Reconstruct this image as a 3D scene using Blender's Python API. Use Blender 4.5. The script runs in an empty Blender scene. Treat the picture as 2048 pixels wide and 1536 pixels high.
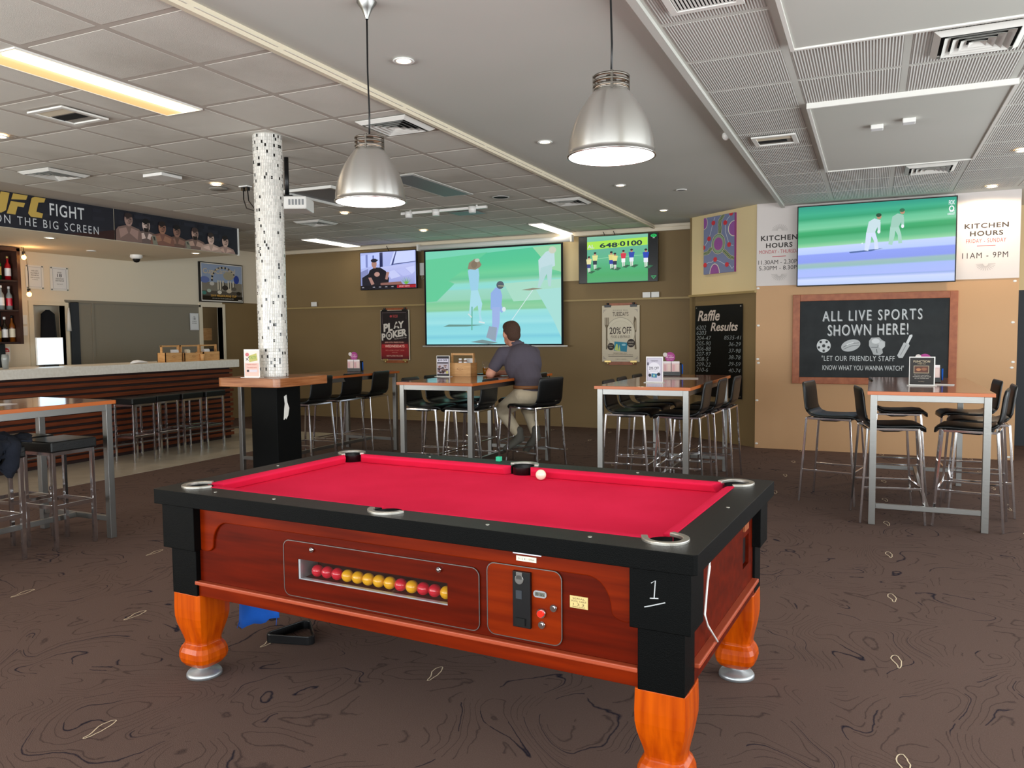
import bpy, math, random
from math import sin, cos, pi, radians, sqrt
from mathutils import Vector, Matrix
random.seed(7)
SC = bpy.context.scene
COL = SC.collection

# ------------------------------------------------------------------ camera, world, light, exposure
F, H = 1580.0, 1.55
yw, pt, rl = radians(24.55), radians(3.6), radians(-.54)
fw = Vector((-sin(yw)*cos(pt), cos(yw)*cos(pt), -sin(pt)))
rt = Vector((cos(yw), sin(yw), 0)); up = rt.cross(fw)
rt2 = rt*cos(rl)+up*sin(rl); up2 = rt2.cross(fw)
cam = bpy.data.cameras.new('camera'); co = bpy.data.objects.new('camera', cam); COL.objects.link(co)
cam.sensor_width = 36; cam.lens = F*36/2048; cam.clip_start = .05; cam.clip_end = 100
m3 = Matrix((rt2, up2, -fw)).transposed()
co.matrix_world = Matrix.Translation((0, 0, H)) @ m3.to_4x4()
SC.camera = co

w = bpy.data.worlds.new('world'); SC.world = w; w.use_nodes = True
bgn = w.node_tree.nodes['Background']
bgn.inputs[0].default_value = (.80, .90, 1.0, 1); bgn.inputs[1].default_value = 1.4

def area(name, loc, rot, sx, sy, power, col):
    l = bpy.data.lights.new(name, 'AREA'); l.shape = 'RECTANGLE'; l.size = sx; l.size_y = sy
    l.energy = power; l.color = col
    o = bpy.data.objects.new(name, l); COL.objects.link(o); o.location = loc; o.rotation_euler = rot
    return o
# daylight coming in through the street windows (right hand wall and the wall behind the camera)
# (the panes are tilted up a little: most of the light is the sunlit pavement's)
area('window_light', (4.45, 2.3, 1.45), (0, radians(118), 0), 2.3, 7.6, 330, (.94, .99, 1.0))
area('window_light', (4.45, 8.6, 1.45), (0, radians(115), 0), 2.3, 3.4, 95, (.94, .99, 1.0))
area('window_light', (-1.0, -3.35, 1.4), (radians(122), 0, 0), 9.5, 2.3, 440, (.94, .99, 1.0))
area('window_light', (-8.5, -3.35, 1.4), (radians(120), 0, 0), 4.5, 2.3, 400, (.95, .99, 1.0))

SC.view_settings.view_transform = 'Standard'
SC.view_settings.look = 'None'
SC.view_settings.gamma = 1
SC.view_settings.exposure = 0.08
SC.view_settings.use_curve_mapping = False
SC.cycles.use_denoising = True
SC.cycles.max_bounces = 8
SC.cycles.diffuse_bounces = 5
SC.cycles.glossy_bounces = 4
SC.cycles.sample_clamp_indirect = 6
SC.cycles.caustics_reflective = False
SC.cycles.caustics_refractive = False

# ------------------------------------------------------------------ materials
def lin(c):
    if isinstance(c, str):
        c = tuple(int(c[i:i+2], 16)/255 for i in (0, 2, 4))
    return tuple((x/12.92 if x <= .04045 else ((x+.055)/1.055)**2.4) for x in c)
MATS = {}
def mat(name, col, rough=.6, metal=0, emit=0, spec=.5, bump=None, noise=None, alpha=None, trans=0, coat=0, ior=1.45):
    m = bpy.data.materials.new(name); m.use_nodes = True; nt = m.node_tree
    b = nt.nodes['Principled BSDF']; c = lin(col)+(1,)
    b.inputs['Base Color'].default_value = c; b.inputs['Roughness'].default_value = rough
    b.inputs['Metallic'].default_value = metal; b.inputs['Specular IOR Level'].default_value = spec
    b.inputs['Transmission Weight'].default_value = trans; b.inputs['IOR'].default_value = ior
    b.inputs['Coat Weight'].default_value = coat; b.inputs['Coat Roughness'].default_value = .08
    if emit: b.inputs['Emission Color'].default_value = c; b.inputs['Emission Strength'].default_value = emit
    tc = None
    if noise or bump:
        tc = nt.nodes.new('ShaderNodeTexCoord')
    if noise:   # (scale vector, dark, light, detail)
        sc, dk, lt, det = noise
        mp = nt.nodes.new('ShaderNodeMapping'); mp.inputs['Scale'].default_value = sc
        n = nt.nodes.new('ShaderNodeTexNoise'); n.inputs['Scale'].default_value = 1; n.inputs['Detail'].default_value = det
        r = nt.nodes.new('ShaderNodeValToRGB')
        r.color_ramp.elements[0].position = .3; r.color_ramp.elements[1].position = .7
        r.color_ramp.elements[0].color = lin(dk)+(1,); r.color_ramp.elements[1].color = lin(lt)+(1,)
        nt.links.new(tc.outputs['Object'], mp.inputs[0]); nt.links.new(mp.outputs[0], n.inputs[0])
        nt.links.new(n.outputs['Fac'], r.inputs[0]); nt.links.new(r.outputs[0], b.inputs['Base Color'])
    if bump:    # (scale, strength)
        n2 = nt.nodes.new('ShaderNodeTexNoise'); n2.inputs['Scale'].default_value = bump[0]; n2.inputs['Detail'].default_value = 3
        bm_ = nt.nodes.new('ShaderNodeBump'); bm_.inputs['Strength'].default_value = bump[1]; bm_.inputs['Distance'].default_value = .01
        nt.links.new(tc.outputs['Object'], n2.inputs[0]); nt.links.new(n2.outputs['Fac'], bm_.inputs['Height'])
        nt.links.new(bm_.outputs[0], b.inputs['Normal'])
    MATS[name] = m
    return m

def attr_mat(name, rough=.6, emit=0, spec=.4, base=1.0):
    m = bpy.data.materials.new(name); m.use_nodes = True; nt = m.node_tree
    b = nt.nodes['Principled BSDF']; a = nt.nodes.new('ShaderNodeAttribute'); a.attribute_name = 'Col'
    b.inputs['Roughness'].default_value = rough; b.inputs['Specular IOR Level'].default_value = spec
    if emit:
        b.inputs['Base Color'].default_value = (.01, .01, .01, 1)
        nt.links.new(a.outputs['Color'], b.inputs['Emission Color']); b.inputs['Emission Strength'].default_value = emit
    else:
        nt.links.new(a.outputs['Color'], b.inputs['Base Color'])
    MATS[name] = m
    return m

M = MATS
mat('ceiling_paint', 'c8c8c1', .9, noise=((.6, .6, .6), 'c3c3bb', 'cccbc4', 2))
mat('ceiling_joint', 'bab0a6', .9)
mat('panel_left', 'd9d5cc', .92, noise=((.7, .7, .7), 'd2cdc3', 'dedad1', 3), bump=(260, .25))
_pn = M['panel_left'].node_tree; _bs = _pn.nodes['Principled BSDF']; _src = _bs.inputs['Base Color'].links[0].from_socket
_geo = _pn.nodes.new('ShaderNodeNewGeometry'); _nz = _pn.nodes.new('ShaderNodeTexNoise'); _nz.inputs['Scale'].default_value = .9; _nz.inputs['Detail'].default_value = 5
_cr = _pn.nodes.new('ShaderNodeValToRGB'); _cr.color_ramp.elements[0].position = .5; _cr.color_ramp.elements[1].position = 1.0
_mm = _pn.nodes.new('ShaderNodeMix'); _mm.data_type = 'RGBA'; _mm.inputs[7].default_value = lin('a59c90')+(1,)
_pn.links.new(_geo.outputs['Position'], _nz.inputs[0]); _pn.links.new(_nz.outputs['Fac'], _cr.inputs[0]); _pn.links.new(_cr.outputs[0], _mm.inputs[0]); _pn.links.new(_src, _mm.inputs[6]); _pn.links.new(_mm.outputs[2], _bs.inputs['Base Color'])
mat('cream_paint', 'e3d8c0', .7)
mat('white_paint', 'e6e4de', .5)
mat('white_plastic', 'eceae6', .35)
mat('olive_paint', '88714c', .65, noise=((.5, .5, .9), '826b47', '8d7651', 2))
mat('ledge_lit_paint', 'a8905f', .5)  # olive paint made lighter to hold the highlight on the ledge tops
mat('grey_paint', '888173', .6)
mat('beige_paint', 'e8dcc6', .75)
mat('yellow_cream', 'e6d0a0', .7, noise=((.8, .8, .8), 'e2cb9b', 'e9d4a6', 2))
mat('tan_paint', 'c2986e', .55, noise=((.7, .7, .7), 'be946a', 'c69c72', 2))
mat('lilac_white', 'd6cdc9', .5)
mat('dark_blue', '2c3138', .6)
mat('black_void', '0a0a0a', .9)
mat('black_laminate', '030404', .5, bump=(420, .2), spec=.10)
mat('black_top', '060606', .38, bump=(500, .3), spec=.35)
mat('black_plastic', '0c0c0e', .35)
mat('black_vinyl', '101213', .38, bump=(90, .12), spec=.55)
mat('black_cloth', '14161c', .95)
mat('navy_cloth', '161b28', .95, bump=(60, .3))
mat('chrome', 'd9d9dc', .1, 1)
mat('satin_steel', '93928f', .34, 1, bump=(60, .03))
mat('brushed_aluminium', 'd6d4d0', .3, 1)
_b = M['brushed_aluminium'].node_tree; _tg = _b.nodes.new('ShaderNodeTangent'); _tg.direction_type = 'RADIAL'; _tg.axis = 'Z'
_b.nodes['Principled BSDF'].inputs['Anisotropic'].default_value = .85; _b.nodes['Principled BSDF'].inputs['Anisotropic Rotation'].default_value = .25; _b.links.new(_tg.outputs[0], _b.nodes['Principled BSDF'].inputs['Tangent'])
mat('aluminium_dark', '77716a', .35, 1)
mat('cast_metal', 'c6c2ba', .32, .85)
mat('zinc', 'b8bcc0', .4, .8)
mat('red_cloth', 'd82348', .95, spec=.08, noise=((3, 3, 3), 'd32045', 'dd264d', 2), bump=(700, .15))
mat('wood_red', '561000', .36, noise=((2.2, 30, 30), '480c00', '641400', 4), spec=.14)
mat('wood_mid', '6a1800', .36, noise=((2.2, 30, 30), '5a1200', '7c2100', 4), spec=.14)
mat('wood_light', '782000', .36, noise=((2.2, 30, 30), '6a1a00', '862800', 4), spec=.14)
mat('wood_leg', 'b64600', .32, noise=((38, 38, 1.6), 'a03600', 'c85400', 3), coat=.08, spec=.25)
mat('wood_edge', 'a8482a', .4)
mat('table_laminate', '8c4a22', .16, noise=((40, 2.5, 40), '7c3f1c', '98552a', 3), coat=.5)
mat('table_edge', 'c4672b', .3, coat=.2)
mat('column_table_top', '9c6036', .3, noise=((4, 4, 60), '83481f', 'b0744a', 4), coat=.2)
mat('stone_top', 'e6e0d5', .35, noise=((30, 30, 30), 'dfd8cc', 'ece7de', 4))
mat('slat_wood', '6f3216', .4, noise=((20, 1.6, 30), '54230e', '7f3c1c', 4))
mat('slat_back', '2c1a18', .7)
mat('caddy_wood', 'cf9c63', .5, noise=((8, 8, 50), 'c48f56', 'd8a76f', 3))
mat('frame_wood', '9c5530', .4, noise=((14, 14, 14), '8f4a28', 'a85f38', 3))
mat('dark_timber', '3a2016', .5)
mat('chalk_black', '26292b', .8, noise=((6, 6, 6), '222527', '2c3032', 3))
mat('motif_yarn', 'e2d0b2', .9)
mat('floor_tile', 'a99f8f', .4, noise=((5, 5, 5), 'a29888', 'b2a898', 4))
mat('skin', 'c98d74', .55, noise=((14, 14, 14), 'c0826a', 'd29880', 3))
mat('hair', '4a3226', .8, bump=(160, .8))
mat('shirt', '504a55', .9, bump=(25, .2))
mat('trousers', 'cbbca2', .9, bump=(30, .35))
mat('boot', '57544d', .7, bump=(40, .3))
mat('belt', '8a5a35', .5)
mat('blue_cloth', '0c56b8', .9)
mat('chalk_cube', '35b58c', .8)
mat('ball_red', 'd01830', .12, coat=.5); mat('ball_yellow', 'efae18', .12, coat=.5); mat('ball_white', 'f1e6cf', .12, coat=.5)
mat('lamp_glow', 'fff6ea', .5, emit=9)
mat('down_glow', 'ffdca8', .5, emit=16)
mat('tube_glow', 'fff4dc', .5, emit=5)
mat('trough_glow', 'ffc98a', .6, emit=1)  # reflector glows by itself; tube light put in as an orange-to-white ramp
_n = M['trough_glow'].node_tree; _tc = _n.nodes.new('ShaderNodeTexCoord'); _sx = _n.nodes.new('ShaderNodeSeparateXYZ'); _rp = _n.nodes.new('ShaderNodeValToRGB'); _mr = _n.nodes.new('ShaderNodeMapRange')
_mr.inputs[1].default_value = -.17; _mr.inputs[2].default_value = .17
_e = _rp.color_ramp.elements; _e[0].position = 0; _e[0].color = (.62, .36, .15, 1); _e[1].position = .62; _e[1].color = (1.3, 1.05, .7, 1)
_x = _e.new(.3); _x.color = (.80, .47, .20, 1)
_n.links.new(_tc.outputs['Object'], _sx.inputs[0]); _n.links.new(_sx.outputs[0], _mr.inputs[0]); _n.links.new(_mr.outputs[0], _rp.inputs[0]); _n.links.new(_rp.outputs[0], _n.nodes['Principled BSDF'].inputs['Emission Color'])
mat('panel_glow', 'fff3dc', .5, emit=3.2)
mat('bulb_spill_glow', 'ffb070', .5, emit=1.6)
mat('bulb_glow', 'ffb25a', .5, emit=9)
mat('screen_white', 'cfeaff', .5, emit=1.6)
mat('red_button', 'ff2010', .3, emit=.7)
mat('glass', 'ffffff', .02, trans=1, ior=1.3)
_g = M['glass'].node_tree; _t = _g.nodes.new('ShaderNodeBsdfTransparent'); _gl = _g.nodes.new('ShaderNodeBsdfGlossy'); _gl.inputs['Roughness'].default_value = .03
_mx = _g.nodes.new('ShaderNodeMixShader'); _mx.inputs[0].default_value = .09
_g.links.new(_t.outputs[0], _mx.inputs[1]); _g.links.new(_gl.outputs[0], _mx.inputs[2]); _g.links.new(_mx.outputs[0], _g.nodes['Material Output'].inputs[0])
mat('beer', 'd98a10', .1, trans=.5)
mat('paper', 'e8e6e6', .7)
mat('purple', '8a3a78', .5)
mat('green_glass', '1d6a2c', .1, trans=.4); mat('clear_bottle', 'd8dcd8', .1, trans=.6); mat('dark_bottle', '1a120c', .12)
mat('amber_bottle', '8a4a10', .1, trans=.3); mat('red_bottle', '9c1018', .15)
mat('brass', 'c9b072', .35, .7)
mat('grime', '948f86', .9)
mat('lift_metal', '8b8d90', .5, .3)
attr_mat('print', .55); attr_mat('gloss_print', .22, spec=.5); attr_mat('screen_glow', .2, emit=1.0); attr_mat('beam_glow', .8, emit=.82)
attr_mat('mosaic', .2, spec=.6)

def ribbed():
    m = mat('panel_ribbed', 'cfcdc8', .8); nt = m.node_tree; b = nt.nodes['Principled BSDF']
    tc = nt.nodes.new('ShaderNodeTexCoord'); wv = nt.nodes.new('ShaderNodeTexWave'); wv.bands_direction = 'X'
    wv.inputs['Scale'].default_value = 19; wv.inputs['Distortion'].default_value = 0
    r = nt.nodes.new('ShaderNodeValToRGB'); r.color_ramp.elements[0].position = .18; r.color_ramp.elements[1].position = .42
    r.color_ramp.elements[0].color = lin('a5a19b')+(1,); r.color_ramp.elements[1].color = lin('d3d1cc')+(1,)
    bp = nt.nodes.new('ShaderNodeBump'); bp.inputs['Strength'].default_value = .6; bp.inputs['Distance'].default_value = .006
    nt.links.new(tc.outputs['Object'], wv.inputs[0]); nt.links.new(wv.outputs['Fac'], r.inputs[0])
    nt.links.new(r.outputs[0], b.inputs['Base Color']); nt.links.new(wv.outputs['Fac'], bp.inputs['Height'])
    nt.links.new(bp.outputs[0], b.inputs['Normal'])
ribbed()

def carpet():
    m = mat('carpet', '3c2c26', .95, spec=.1); nt = m.node_tree; b = nt.nodes['Principled BSDF']; L = nt.links.new
    tc = nt.nodes.new('ShaderNodeTexCoord')
    def noise(scale, det, dist=0):
        n = nt.nodes.new('ShaderNodeTexNoise'); n.inputs['Scale'].default_value = scale; n.inputs['Detail'].default_value = det
        n.inputs['Distortion'].default_value = dist; L(tc.outputs['Object'], n.inputs[0]); return n.outputs['Fac']
    def math(op, a, b_=None, c=None):
        n = nt.nodes.new('ShaderNodeMath'); n.operation = op
        for i, x in enumerate((a, b_, c)):
            if x is None: continue
            if isinstance(x, (int, float)): n.inputs[i].default_value = x
            else: L(x, n.inputs[i])
        return n.outputs[0]
    base = noise(1.35, 1.6, .9)
    def lines(freq, wid, src):
        p = math('PINGPONG', math('MULTIPLY', src, freq), .5)
        return math('SUBTRACT', 1.0, math('SMOOTH_MIN', math('DIVIDE', p, wid), 1.0, .1))
    wob = math('ADD', base, math('MULTIPLY', noise(22, 2), .012))
    fine = math('MULTIPLY', lines(30, .09, wob), math('GREATER_THAN', noise(3.1, 3), .47))
    bold = math('MULTIPLY', lines(9, .035, wob), math('GREATER_THAN', noise(2.3, 2), .52))
    def mix(f, a, bb):
        n = nt.nodes.new('ShaderNodeMix'); n.data_type = 'RGBA'; L(f, n.inputs[0])
        for i, x in ((6, a), (7, bb)):
            if isinstance(x, str): n.inputs[i].default_value = lin(x)+(1,)
            else: L(x, n.inputs[i])
        return n.outputs[2]
    pile = mix(noise(170, 4), '54443f', '78645d')
    big = mix(noise(.7, 2), '5f4b42', '6c5852')
    mx = nt.nodes.new('ShaderNodeMix'); mx.data_type = 'RGBA'; mx.inputs[0].default_value = .55; L(big, mx.inputs[6]); L(pile, mx.inputs[7])
    c = mix(math('MINIMUM', math('MULTIPLY', math('MAXIMUM', fine, 0), .55), 1), mx.outputs[2], '231c1f')
    c = mix(math('MAXIMUM', bold, 0), c, '1d1d2b')
    L(c, b.inputs['Base Color'])
    bp = nt.nodes.new('ShaderNodeBump'); bp.inputs['Strength'].default_value = .4; bp.inputs['Distance'].default_value = .004
    L(noise(260, 2), bp.inputs['Height']); L(bp.outputs[0], b.inputs['Normal'])
carpet()

# ------------------------------------------------------------------ mesh helpers
def frame_of(d):
    d = Vector(d).normalized()
    a = Vector((0, 0, 1)) if abs(d.z) < .9 else Vector((1, 0, 0))
    x = d.cross(a).normalized(); y = x.cross(d).normalized()
    return x, y, d

class MB:
    def __init__(s): s.v = []; s.f = []; s.m = []; s.sm = []
    def add(s, vs, fs, mi=0, smooth=False):
        o = len(s.v); s.v += [tuple(x) for x in vs]
        for f in fs: s.f.append([i+o for i in f]); s.m.append(mi); s.sm.append(smooth)
        return s
    def box(s, a, b, mi=0):
        (x0, x1), (y0, y1), (z0, z1) = [sorted(p) for p in zip(a, b)]
        vs = [(x0, y0, z0), (x1, y0, z0), (x1, y1, z0), (x0, y1, z0), (x0, y0, z1), (x1, y0, z1), (x1, y1, z1), (x0, y1, z1)]
        return s.add(vs, [(3, 2, 1, 0), (4, 5, 6, 7), (0, 1, 5, 4), (1, 2, 6, 5), (2, 3, 7, 6), (3, 0, 4, 7)], mi)
    def bar(s, p, q, w_, h_=None, mi=0):
        h_ = h_ or w_; p = Vector(p); q = Vector(q); x, y, d = frame_of(q-p)
        vs = [c+x*(i*w_/2)+y*(j*h_/2) for c in (p, q) for i, j in ((-1, -1), (1, -1), (1, 1), (-1, 1))]
        return s.add(vs, [(3, 2, 1, 0), (4, 5, 6, 7), (0, 1, 5, 4), (1, 2, 6, 5), (2, 3, 7, 6), (3, 0, 4, 7)], mi)
    def cyl(s, p, q, r0, r1=None, n=16, mi=0, caps=True, smooth=True):
        r1 = r0 if r1 is None else r1; p = Vector(p); q = Vector(q); x, y, d = frame_of(q-p)
        vs = []
        for c, r in ((p, r0), (q, r1)):
            for k in range(n): t = 2*pi*k/n; vs.append(c+x*(r*cos(t))+y*(r*sin(t)))
        s.add(vs, [(k, (k+1) % n, n+(k+1) % n, n+k) for k in range(n)], mi, smooth)
        if caps: s.add(vs, [list(range(n))[::-1], list(range(n, 2*n))], mi)
        return s
    def tube(s, pts, r, n=8, mi=0):
        pts = [Vector(p) for p in pts]; rings = []
        for i, p in enumerate(pts):
            d = (pts[min(i+1, len(pts)-1)]-pts[max(i-1, 0)]); x, y, _ = frame_of(d)
            rr = r[i] if isinstance(r, (list, tuple)) else r
            rings.append([p+x*(rr*cos(2*pi*k/n))+y*(rr*sin(2*pi*k/n)) for k in range(n)])
        return s.loft(rings, mi)
    def loft(s, rings, mi=0, smooth=True, caps=True):
        n = len(rings[0]); vs = [v for r in rings for v in r]; fs = []
        for i in range(len(rings)-1):
            for k in range(n):
                fs.append((i*n+k, i*n+(k+1) % n, (i+1)*n+(k+1) % n, (i+1)*n+k))
        s.add(vs, fs, mi, smooth)
        if caps: s.add(rings[0], [list(range(n))[::-1]], mi); s.add(rings[-1], [list(range(n))], mi)
        return s
    def lathe(s, prof, c=(0, 0, 0), n=32, mi=0, smooth=True, caps=False):
        cx, cy, cz = c
        rings = [[(cx+r*cos(2*pi*k/n), cy+r*sin(2*pi*k/n), cz+z) for k in range(n)] for r, z in prof]
        return s.loft(rings, mi, smooth, caps)
    def sphere(s, c, r, n=16, mi=0, sc=(1, 1, 1), rot=None):
        rings = []
        for i in range(n//2+1):
            a = pi*i/(n//2); rr = max(sin(a), 1e-3)
            ring = []
            for k in range(n):
                v = Vector((rr*cos(2*pi*k/n)*sc[0], rr*sin(2*pi*k/n)*sc[1], -cos(a)*sc[2]))*r
                if rot: v = rot @ v
                ring.append(v+Vector(c))
            rings.append(ring)
        return s.loft(rings, mi)
    def prism(s, pts, f, t0, t1, mi=0):      # f(u, v, t) -> xyz
        n = len(pts); vs = [f(u, v, t0) for u, v in pts]+[f(u, v, t1) for u, v in pts]
        fs = [list(range(n))[::-1], list(range(n, 2*n))]+[(k, (k+1) % n, n+(k+1) % n, n+k) for k in range(n)]
        return s.add(vs, fs, mi)
    def build(s, name, mats, parent=None, loc=None, rot=None, bevel=0, seg=2):
        me = bpy.data.meshes.new(name); me.from_pydata(s.v, [], s.f)
        for x in (mats if isinstance(mats, (list, tuple)) else [mats]): me.materials.append(M[x])
        me.polygons.foreach_set('material_index', s.m); me.polygons.foreach_set('use_smooth', s.sm); me.update()
        import bmesh
        b = bmesh.new(); b.from_mesh(me); bmesh.ops.remove_doubles(b, verts=b.verts, dist=1e-5)
        bmesh.ops.recalc_face_normals(b, faces=b.faces); b.to_mesh(me); b.free()
        o = bpy.data.objects.new(name, me); COL.objects.link(o)
        if parent: o.parent = parent
        if loc: o.location = loc
        if rot is not None: o.rotation_euler = (0, 0, rot)
        if bevel:
            md = o.modifiers.new('bevel', 'BEVEL'); md.width = bevel; md.segments = seg; md.limit_method = 'ANGLE'
        return o

def tag(o, label=None, cat=None, group=None, kind=None):
    if label: o['label'] = label
    if cat: o['category'] = cat
    if group: o['group'] = group
    if kind: o['kind'] = kind
    return o
def thing(name, label, cat, loc=(0, 0, 0), rot=0, group=None):
    o = bpy.data.objects.new(name, None); COL.objects.link(o); o.empty_display_size = .1
    o.location = loc; o.rotation_euler = (0, 0, rot); return tag(o, label, cat, group)
def kids(o): return [c for c in COL.objects if c.parent == o]
def copy_tree(o, loc=None, rot=None, label=None, parent=None, ch=None):
    c = o.copy(); COL.objects.link(c); c.parent = parent
    if loc is not None: c.location = loc
    if rot is not None: c.rotation_euler = (0, 0, rot)
    if label: c['label'] = label
    for k in kids(o) if ch is None else ch: copy_tree(k, parent=c)
    return c
def bool_cut(o, cutter_mb):
    c = cutter_mb.build('cutter', 'black_void'); c.matrix_world = o.matrix_world
    md = o.modifiers.new('b', 'BOOLEAN'); md.operation = 'DIFFERENCE'; md.object = c; md.solver = 'EXACT'
    par = o.parent; o.parent = None
    dg = bpy.context.evaluated_depsgraph_get(); dg.update()
    me = bpy.data.meshes.new_from_object(o.evaluated_get(dg)); o.modifiers.clear(); o.data = me; o.parent = par
    bpy.data.objects.remove(c)

# ------------------------------------------------------------------ flat print helper
_TX = {}
def text_tris(s, bold, sp=1.0):
    if (s, bold, sp) in _TX: return _TX[(s, bold, sp)]
    cu = bpy.data.curves.new('t', 'FONT'); cu.body = s; cu.space_character = sp; cu.space_word = 1+(sp-1)*.6; cu.resolution_u = 3; cu.offset = bold
    o = bpy.data.objects.new('t', cu); COL.objects.link(o)
    dg = bpy.context.evaluated_depsgraph_get(); dg.update()
    me = bpy.data.meshes.new_from_object(o.evaluated_get(dg))
    v = [(p.co.x, p.co.y) for p in me.vertices]; f = [list(p.vertices) for p in me.polygons]
    bpy.data.objects.remove(o); bpy.data.meshes.remove(me)
    _TX[(s, bold, sp)] = (v, f); return v, f

class Pic:
    """flat print of W x H metres; local X right, Z up, faces -Y; coords go through s.map"""
    def __init__(s, W, H, base=None, box=None):
        s.W, s.H = W, H; s.v = []; s.f = []; s.c = []; s.d = 0
        s.b = box or (0, 0, W, H)      # (x0,ytop... ) box=(x0,y0,x1,y1): y0 bottom, y1 top
        if base: s.poly([(s.b[0], s.b[1]), (s.b[2], s.b[1]), (s.b[2], s.b[3]), (s.b[0], s.b[3])], base)
    def m(s, x, y):
        x0, y0, x1, y1 = s.b
        return ((x-x0)/(x1-x0)*s.W, -s.d, (y-y0)/(y1-y0)*s.H)
    def clip(s, pts):
        x0, y0, x1, y1 = s.b
        lo, hi, bo, to = min(x0, x1), max(x0, x1), min(y0, y1), max(y0, y1)
        return [(min(max(a, lo), hi), min(max(b_, bo), to)) for a, b_ in pts]
    def poly(s, pts, col):
        pts = s.clip(pts); o = len(s.v); s.v += [s.m(*p) for p in pts]
        s.f.append(list(range(o, o+len(pts)))); s.c.append(lin(col)); s.d += .00012; return s
    def bands(s, x0, x1, lv):      # lv: (y left, y right, colour), blended smoothly from one level to the next
        for (a0, b0, c0), (a1, b1, c1) in zip(lv, lv[1:]):
            o = len(s.v); s.v += [s.m(x0, a0), s.m(x1, b0), s.m(x1, b1), s.m(x0, a1)]; s.f.append([o, o+1, o+2, o+3])
            s.c.append([lin(c0), lin(c0), lin(c1), lin(c1)])
        s.d += .00012; return s
    def rect(s, x0, y0, x1, y1, col): return s.poly([(x0, y0), (x1, y0), (x1, y1), (x0, y1)], col)
    def ell(s, cx, cy, rx, ry, col, n=20, rot=0):
        return s.poly([(cx+rx*cos(2*pi*k/n)*cos(rot)-ry*sin(2*pi*k/n)*sin(rot), cy+rx*cos(2*pi*k/n)*sin(rot)+ry*sin(2*pi*k/n)*cos(rot)) for k in range(n)], col)
    def line(s, pts, wd, col, closed=False):
        pts = [Vector(p) for p in pts]; n = len(pts); o = len(s.v); quads = []
        L_ = []; R_ = []
        for i, p in enumerate(pts):
            a = pts[(i-1) % n] if (closed or i > 0) else p; b_ = pts[(i+1) % n] if (closed or i < n-1) else p
            d = (b_-a); d = d.normalized() if d.length > 1e-9 else Vector((1, 0)); nn = Vector((-d.y, d.x))*wd/2
            L_.append(p+nn); R_.append(p-nn)
        for i in range(n if closed else n-1):
            j = (i+1) % n; s.v += [s.m(*q) for q in s.clip([L_[i], L_[j], R_[j], R_[i]])]
            s.f.append([o, o+1, o+2, o+3]); o += 4; s.c.append(lin(col))
        s.d += .00012; return s
    def text(s, t, x0, y0, x1, y1, col, bold=0, shear=0, slope=0, sp=1.0):
        v, f = text_tris(t, bold, sp)
        if not v: return s
        xs = [p[0] for p in v]; ys = [p[1] for p in v]; ax, bx, ay, by = min(xs), max(xs), min(ys), max(ys)
        o = len(s.v); pts = []
        for x, y in v:
            u = (x-ax)/(bx-ax); vv = (y-ay)/(by-ay)
            pts.append((x0+u*(x1-x0)+shear*vv*(y1-y0), y0+vv*(y1-y0)+slope*u))
        s.v += [s.m(*p) for p in s.clip(pts)]
        for q in f: s.f.append([i+o for i in q]); s.c.append(lin(col))
        s.d += .00012; return s
    def build(s, name, mt, parent=None, loc=(0, 0, 0), rot=0):
        me = bpy.data.meshes.new(name); me.from_pydata(s.v, [], s.f); me.materials.append(M[mt])
        at = me.color_attributes.new('Col', 'FLOAT_COLOR', 'CORNER'); k = 0; buf = []
        for p, c in zip(me.polygons, s.c):
            if isinstance(c, list):
                for q in c: buf += list(q+(1,))
            else: buf += list(c+(1,))*p.loop_total
        at.data.foreach_set('color', buf); me.update()
        o = bpy.data.objects.new(name, me); COL.objects.link(o); o.parent = parent; o.location = loc; o.rotation_euler = (0, 0, rot)
        return o
def slab(W, H, T, name, mt, parent, bevel=0, y=0, loc=None):
    return MB().box((0, y, 0), (W, y+T, H)).build(name, mt, parent, bevel=bevel, loc=loc)

# ================================================================== STRUCTURE
XL = -11.05; YB = 12.35; YP = 10.93; XR = 4.6; YF = -3.5
floor = MB().box((-14, YF, -.1), (XR+.2, YB+.4, 0)).build('floor', 'carpet'); tag(floor, kind='structure')
MB().box((XL-.0, YF, 0), (-7.63, 10.2, .004)).build('tiled_strip', 'floor_tile', floor)
# cream loop motifs woven in the carpet, one every metre
mo = MB()
for i in range(-3, 6):
    for j in range(-4, 10):
        cx = .13-.965*i; cy = 3.06+.975*j
        if cx < -7.3 or cy > 12: continue
        pts = []
        for k in range(22):
            t = 2*pi*k/22; y = cos(t)*.078; wd = .021 if y < -.015 else .021-.011*min(1, (y+.015)/.05)
            x = sin(t)*wd + .008*sin(y*30)
            pts.append((x+random.uniform(-.002, .002), -y))
        for k in range(22):
            a = Vector(pts[k]); b_ = Vector(pts[(k+1) % 22]); d = (b_-a).normalized(); nn = Vector((-d.y, d.x))*.0024
            mo.add([(cx+p.x, cy+p.y, .0012) for p in (a+nn, b_+nn, b_-nn, a-nn)], [(0, 1, 2, 3)])
o = mo.build('woven_motif', 'motif_yarn', floor); tag(o, kind='stuff')

ceil = MB().box((-3.13, YF, 3.23), (-1.09, YB+.4, 3.33), 0)
ceil.box((-14, YF, 3.2), (-3.13, YB+.4, 3.33), 1).box((-1.09, YF, 3.18), (XR+.2, YB+.4, 3.33), 0)
ceil = ceil.build('ceiling', ['ceiling_paint', 'ceiling_joint']); tag(ceil, kind='structure')
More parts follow.
